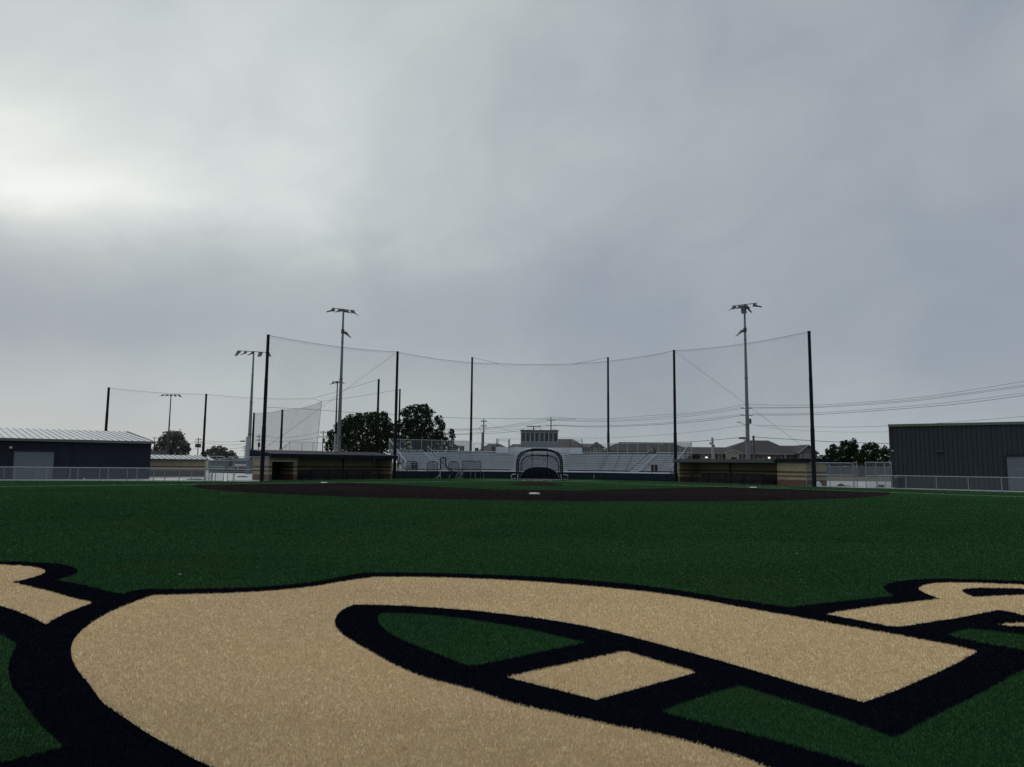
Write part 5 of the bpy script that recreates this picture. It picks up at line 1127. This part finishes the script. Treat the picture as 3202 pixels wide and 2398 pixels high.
p = at(2333, 1333, 77.5); q = at(2311, 1320, 77.5); t = thing('street_lamp', 'small street lamp arm reaching left from behind the right floodlight pole', 'street lamp', p); MB().tube([p, at(2322, 1324, 77.5), q], .06, 6).build('arm', m_galv, t); b = MB(); b.box(Vector((q.x, q.y, 0)), X, Y_, -.5, .3, -.2, .2, q.z-.08, q.z+.08); b.build('lamp_head', m_galv, t)
p = at(2227.5, 1368, 60); O = Vector((p.x, p.y, 0)); t = thing('camera_pole', 'pale pole carrying small security cameras above the right dugout', 'pole', O); MB().tube([O, p], .24, 10, .22).build('pole', m_galv, t)
for px, py in ((2221, 1386), (2233, 1394)): q = at(px, py, 59.8); MB().box(Vector((q.x, q.y, 0)), X, Y_, -.14, .14, -.14, .14, q.z-.2, q.z+.14).build('security_camera', m_dark, t); MB().tube([q, Vector((p.x, q.y, q.z+.15))], .05, 6).build('bracket', m_dark, t)
upole(621, 1368, 150, [(1375, 9), (1382.5, 11)], 'distant utility pole with transformers left of the low far tree', extras=((615.5, 1393, .4, .6), (626, 1393, .4, .6)))
upole(811, 1358, 150, [(1366, 9), (1376, 11)], 'distant utility pole beside the leftmost tall net pole', extras=((811, 1391, .4, .7),))
upole(767, 1391, 230, [(1396, 7), (1402, 8), (1409, 7)], 'very distant utility pole between the two left gate fences')
upole(1011, 1347, 120, [(1353.5, 10), (1366, 12)], 'utility pole between the grey net and the leafy left tree', extras=((1013, 1378, .35, .7),))
upole(484, 1367, 190, [(1370, 6), (1383, 10)], 'faint utility pole left of the far grey tree')
def wire(label, pts, Y0, Y1=None, r=.03):
    n = len(pts); out = []
    for i in range(n):
        Yv = Y0 if Y1 is None else Y0+(Y1-Y0)*(pts[i][0]-pts[0][0])/(pts[-1][0]-pts[0][0]); out.append(at(pts[i][0], pts[i][1], Yv))
    # smooth by Catmull-Rom
    sm = []
    for i in range(n-1):
        p0, p1_, p2_, p3_ = out[max(i-1, 0)], out[i], out[i+1], out[min(i+2, n-1)]
        for k in range(6):
            s_ = k/6; sm.append(.5*((2*p1_)+(p2_-p0)*s_+(2*p0-5*p1_+4*p2_-p3_)*s_*s_+(3*p1_-p0-3*p2_+p3_)*s_**3))
    sm.append(out[-1]); tag(MB().tube(sm, r, 5).build('power_line', m_wire), label, 'power line', 'overhead power lines')
RG = 'power line right of right floodlight pole, '
for lab, pts, r in (('topmost, climbing steeply to the right edge', [(2331, 1264), (2458, 1267), (2602, 1264), (2847, 1245), (3030, 1220), (3250, 1184)], .03),
    ('second from the top', [(2348, 1272.5), (2458, 1274.5), (2602, 1269), (2847, 1250.5), (3030, 1228), (3250, 1197)], .03),
    ('third from the top', [(2348, 1276), (2458, 1275.5), (2602, 1272), (2847, 1254.6), (3030, 1232), (3250, 1202)], .03),
    ('fourth from the top', [(2351, 1293.5), (2485, 1293.5), (2602, 1288), (2847, 1269.6), (3030, 1251), (3250, 1222)], .03),
    ('fifth from the top, heavier', [(2351, 1297.5), (2485, 1297.5), (2602, 1293.5), (2847, 1276), (3030, 1259), (3250, 1229)], .04),
    ('nearly level, ending above the slate building', [(2354, 1329), (2512, 1334), (2650, 1335), (2770, 1331.5), (2950, 1322), (3250, 1298)], .03),
    ('faint and level, below the sixth', [(2362, 1331.5), (2512, 1346.5), (2650, 1351), (2772, 1350), (2900, 1348)], .022),
    ('lowest and thickest, crossing the far trees', [(2351, 1366), (2539, 1377.7), (2650, 1383), (2772, 1386.5), (2900, 1389)], .055)):
    wire(RG+lab, pts, 78, 70 if pts[-1][0] > 3000 else 78, r)
for lab, pts, r in (('topmost of the span between press box and right floodlight pole', [(1724, 1303), (1800, 1308.5), (1900, 1309), (2050, 1298), (2200, 1287), (2331, 1264)], .028),
    ('second of the span between press box and right floodlight pole', [(1735, 1312.5), (1850, 1314), (1950, 1312), (2050, 1305), (2200, 1291), (2322, 1273)], .028),
    ('third of the span between press box and right floodlight pole', [(1738, 1313), (1800, 1317), (1900, 1318), (2050, 1311), (2200, 1296), (2324, 1277)], .028),
    ('fourth of the span between press box and right floodlight pole', [(1737, 1329), (1820, 1331.5), (1900, 1331), (2050, 1324), (2200, 1310), (2320, 1295)], .03),
    ('fifth and heaviest of the span right of the press box', [(1740, 1330), (1820, 1334), (1900, 1334.5), (2050, 1328), (2200, 1316), (2320, 1299)], .04),
    ('low single wire crossing above the right bleacher wing', [(1748, 1368), (1850, 1369.5), (1900, 1369), (2050, 1361), (2200, 1347), (2326, 1330)], .026),
    ('thick low cable reaching from the right bleacher wing to the short camera pole', [(2100, 1383), (2157, 1381), (2228, 1376), (2335, 1365.5)], .05),
    ('topmost wire left of the press box pole', [(1380, 1341), (1440, 1341), (1500, 1339), (1570, 1333), (1650, 1319), (1722, 1303)], .028),
    ('second wire left of the press box pole', [(1380, 1343), (1440, 1343), (1500, 1341), (1600, 1332), (1710, 1312)], .028),
    ('third wire left of the press box pole', [(1380, 1347), (1440, 1347), (1500, 1344), (1600, 1336.5), (1710, 1317)], .028),
    ('fourth wire left of the press box pole', [(1390, 1357), (1430, 1357), (1510, 1351), (1600, 1344), (1705, 1328)], .028),
    ('fifth and lowest wire left of the press box pole', [(1390, 1359), (1425, 1359), (1500, 1356.5), (1620, 1348), (1705, 1333)], .036),
    ('thin lead slanting down right from the two armed pole left of the press box', [(1516, 1316), (1535, 1326), (1570, 1340), (1630, 1356)], .02)):
    wire(lab[0].upper()+lab[1:] if False else lab, pts, 82, 95 if pts[-1][0] > 1700 and pts[0][0] < 1700 else 90, r)
for lab, pts, r in (('upper wire of the far left span between two distant poles', [(621, 1371), (650, 1379), (710, 1382), (760, 1377), (811, 1361)], .04),
    ('lower wire of the far left span between two distant poles', [(628, 1384), (715, 1391), (770, 1387), (806, 1377)], .04),
    ('upper wire running from the leftmost tall pole behind the grey net', [(815, 1361), (860, 1368), (900, 1368), (960, 1360), (1011, 1347)], .04),
    ('lower wire running from the leftmost tall pole behind the grey net', [(815, 1376), (870, 1380), (940, 1376), (1003, 1367)], .04),
    ('wire between the grey net pole and the leafy left tree', [(1012, 1349), (1030, 1352), (1060, 1353)], .035),
    ('wire crossing in front of the far grey tree', [(470, 1384), (540, 1393), (600, 1386), (617, 1378)], .035),
    ('lowest wire in front of the far grey tree, sagging to its right', [(470, 1402), (520, 1407), (575, 1409), (640, 1397.5), (700, 1404), (770, 1398)], .035)):
    wire(lab, pts, 150, None, r)
# drooping leads
for pts, lab in (([(1505, 1333), (1499, 1338), (1503, 1346), (1508, 1352)], 'drooping lead left of the two armed pole beside the press box'), ([(1521, 1333), (1520, 1342), (1515, 1349), (1509, 1353)], 'drooping lead right of the two armed pole beside the press box')): wire(lab, pts, 81.5, None, .03)

# ------------------------------------------------------------------ trees
def tree(label, lobes, Yp, leaf, seed, dens=1.0, leafs=.13, trunkx=None, cat='tree', dark=None, gap=.35, group='trees beyond the fields', zlow=None):
    rr = np.random.default_rng(seed); R = random.Random(seed)
    cs = []
    k = (Yp-CAM.y)/FPX
    for (px, py, rp) in lobes:
        c = at(px, py, Yp); cs.append((np.array(c), rp*k))
    xm = sum(c[0][0] for c in cs)/len(cs) if trunkx is None else at(trunkx, 1400, Yp).x
    zmin = min(c[0][2]-c[1] for c in cs)
    O = Vector((xm, Yp, 0)); t = thing('tree', label, cat, O, group)
    # trunk and limbs
    b = MB(); H = max(c[0][2] for c in cs); zc = max(1.2, zmin*.7+.3); tr_ = .035*H+.05
    b.tube([O, O+Vector((.1, 0, zc*.6)), O+Vector((0, .1, zc))], tr_*1.25, 8, tr_*.8)
    for c, r_ in cs:
        p0 = O+Z*zc*R.uniform(.7, 1); p3 = Vector(c)+Vector((0, R.uniform(-.5, .5)*r_, r_*.2)); pm = p0.lerp(p3, .5)+Vector((R.uniform(-.3, .3), R.uniform(-.3, .3), .15*(p3-p0).length))
        b.tube([p0, p0.lerp(pm, .5)+Z*.1, pm, p3], tr_*.5, 6, .02)
        for _ in range(4):
            q = Vector(c)+Vector([R.uniform(-1, 1)*r_*.8 for _ in range(3)]); b.tube([pm.lerp(p3, R.random()), q], tr_*.14, 4, .01)
    b.build('trunk', m_bark, t)
    V = []
    for c, r_ in cs:
        dep = 1.15
        n = int(dens*560*r_**2/(leafs/.17)**2)
        nc = max(14, int(r_**2*40)); d = rr.normal(size=(nc, 3)); d /= np.linalg.norm(d, axis=1)[:, None]
        rad = rr.uniform(.25, 1.0, nc)**.5*np.where(rr.random(nc) < .16, rr.uniform(1.05, 1.28, nc), 1.)
        cc = c+d*rad[:, None]*r_*np.array([1, dep, 1])
        cr = rr.uniform(.14, .30, nc)*r_**.55*.8
        w_ = rr.integers(0, nc, n)
        dd = rr.normal(size=(n, 3)); dd /= np.linalg.norm(dd, axis=1)[:, None]
        p = cc[w_]+dd*(rr.random(n)**.5*cr[w_])[:, None]
        n_f = int(n*.34); d = rr.normal(size=(n_f, 3)); d /= np.linalg.norm(d, axis=1)[:, None]
        p = np.concatenate([p, c+d*(rr.random(n_f)**.42)[:, None]*r_*1.04*np.array([1, dep, 1])])
        V.append(p)
    p = np.concatenate(V)
    if zlow is not None: p = p[p[:, 2] > zlow]
    n = len(p); s_ = leafs*rr.uniform(.6, 1.4, n)
    a = rr.normal(size=(n, 3)); a /= np.linalg.norm(a, axis=1)[:, None]; u = rr.normal(size=(n, 3)); u -= (u*a).sum(1)[:, None]*a; u /= np.linalg.norm(u, axis=1)[:, None]; v = np.cross(a, u)
    q = np.stack([p-u*s_[:, None], p-v*s_[:, None]*.55, p+u*s_[:, None], p+v*s_[:, None]*.55], 1).reshape(-1, 3)-np.array(O)
    me = bpy.data.meshes.new('crown'); me.vertices.add(4*n); me.vertices.foreach_set('co', q.ravel()); me.loops.add(4*n); me.loops.foreach_set('vertex_index', np.arange(4*n, dtype=np.int32))
    me.polygons.add(n); me.polygons.foreach_set('loop_start', np.arange(0, 4*n, 4, dtype=np.int32)); me.polygons.foreach_set('loop_total', np.full(n, 4, np.int32)); me.materials.append(leaf); me.update(calc_edges=True)
    o = bpy.data.objects.new('crown', me); COL.objects.link(o); o.parent = t; o['_o'] = tuple(O)
    return t
tree('broad dark leafy tree behind the left dugout roof', [(1045, 1368, 26), (1032, 1395, 18), (1072, 1335, 24), (1098, 1318, 24), (1125, 1308, 20), (1150, 1302, 16), (1172, 1302, 17), (1198, 1302, 17), (1208, 1325, 20), (1070, 1365, 30), (1110, 1345, 32), (1150, 1335, 30), (1185, 1340, 30), (1075, 1398, 26), (1115, 1392, 32), (1155, 1385, 32), (1200, 1375, 30), (1228, 1345, 22), (1232, 1385, 26), (1190, 1405, 24), (1150, 1412, 22)], 35, m_leaf1, 11, 1.0, trunkx=1140)
tree('tall dark leafy tree rising behind the left bleacher wing', [(1262, 1290, 14), (1280, 1283, 14), (1300, 1278, 17), (1325, 1278, 17), (1340, 1290, 17), (1285, 1310, 26), (1320, 1308, 27), (1262, 1330, 24), (1300, 1342, 30), (1340, 1330, 24), (1270, 1368, 30), (1315, 1375, 32), (1352, 1365, 24), (1372, 1312, 14), (1380, 1330, 15), (1375, 1355, 18), (1385, 1380, 20), (1412, 1348, 9), (1415, 1365, 11), (1408, 1390, 14), (1425, 1400, 10), (1350, 1398, 22), (1295, 1402, 22), (1262, 1408, 20), (1325, 1410, 20), (1378, 1406, 17), (1408, 1408, 13)], 33, m_leaf2, 12, .85, trunkx=1315)
tree('round haze-greyed tree far away right of the navy building', [(540, 1362, 17), (520, 1365, 15), (558, 1362, 16), (510, 1380, 17), (535, 1385, 22), (565, 1380, 18), (575, 1395, 15), (500, 1398, 17), (530, 1405, 22), (562, 1408, 20), (585, 1392, 9), (483, 1410, 13), (590, 1405, 8), (580, 1418, 12)], 115, m_leaf_haze, 13, .9, .22, trunkx=540)
tree('low spreading tree on the horizon left of the net pole', [(655, 1412, 10), (670, 1405, 11), (688, 1404, 12), (700, 1412, 13), (640, 1420, 11), (668, 1420, 16), (690, 1424, 16), (712, 1425, 10)], 200, m_leaf_haze, 14, .8, .35)
tree('small round tree on the horizon right of the low spreading one', [(722, 1416, 9), (730, 1423, 9), (716, 1425, 9), (738, 1430, 7)], 200, m_leaf_haze, 15, .8, .35)
tree('dark round tree at the left end of the row beyond the right gateway', [(2605, 1400, 12), (2596, 1416, 16), (2613, 1418, 18), (2588, 1436, 15), (2610, 1440, 20), (2590, 1455, 16), (2615, 1458, 18), (2580, 1446, 12)], 48, m_leaf2, 16, .9, .16)
tree('tallest dark tree in the row beyond the right gateway', [(2636, 1390, 11), (2648, 1386, 11), (2668, 1380, 9), (2672, 1392, 12), (2640, 1406, 18), (2665, 1406, 19), (2640, 1430, 21), (2668, 1432, 21), (2642, 1452, 20), (2668, 1454, 20), (2684, 1420, 14)], 50, m_leaf2, 17, 1., .16)
tree('broad tree right of the tallest one beyond the right gateway', [(2705, 1398, 11), (2724, 1393, 12), (2738, 1398, 11), (2700, 1415, 15), (2722, 1415, 18), (2742, 1418, 14), (2702, 1438, 20), (2730, 1440, 22), (2704, 1456, 18), (2732, 1458, 18), (2690, 1430, 16)], 46, m_leaf1, 18, .9, .16)
tree('tree partly hidden by the corner of the slate building', [(2762, 1404, 9), (2772, 1408, 10), (2756, 1418, 12), (2772, 1424, 14), (2760, 1440, 16), (2776, 1442, 14), (2758, 1457, 15), (2776, 1458, 14)], 44, m_leaf1, 19, .7, .16)
tree('sparse pale shrub beside the gabled end of the apartment block', [(2553, 1432, 7), (2562, 1428, 6), (2570, 1428, 6), (2574, 1438, 8), (2560, 1440, 9)], 70, m_leaf_haze, 20, .45, .2, cat='shrub')
tree('green bush in front of the apartment block above the right dugout roof', [(2164, 1428, 6), (2173, 1426, 6), (2183, 1430, 6), (2170, 1434, 7)], 95, m_leaf1, 21, 1., .2, cat='bush')
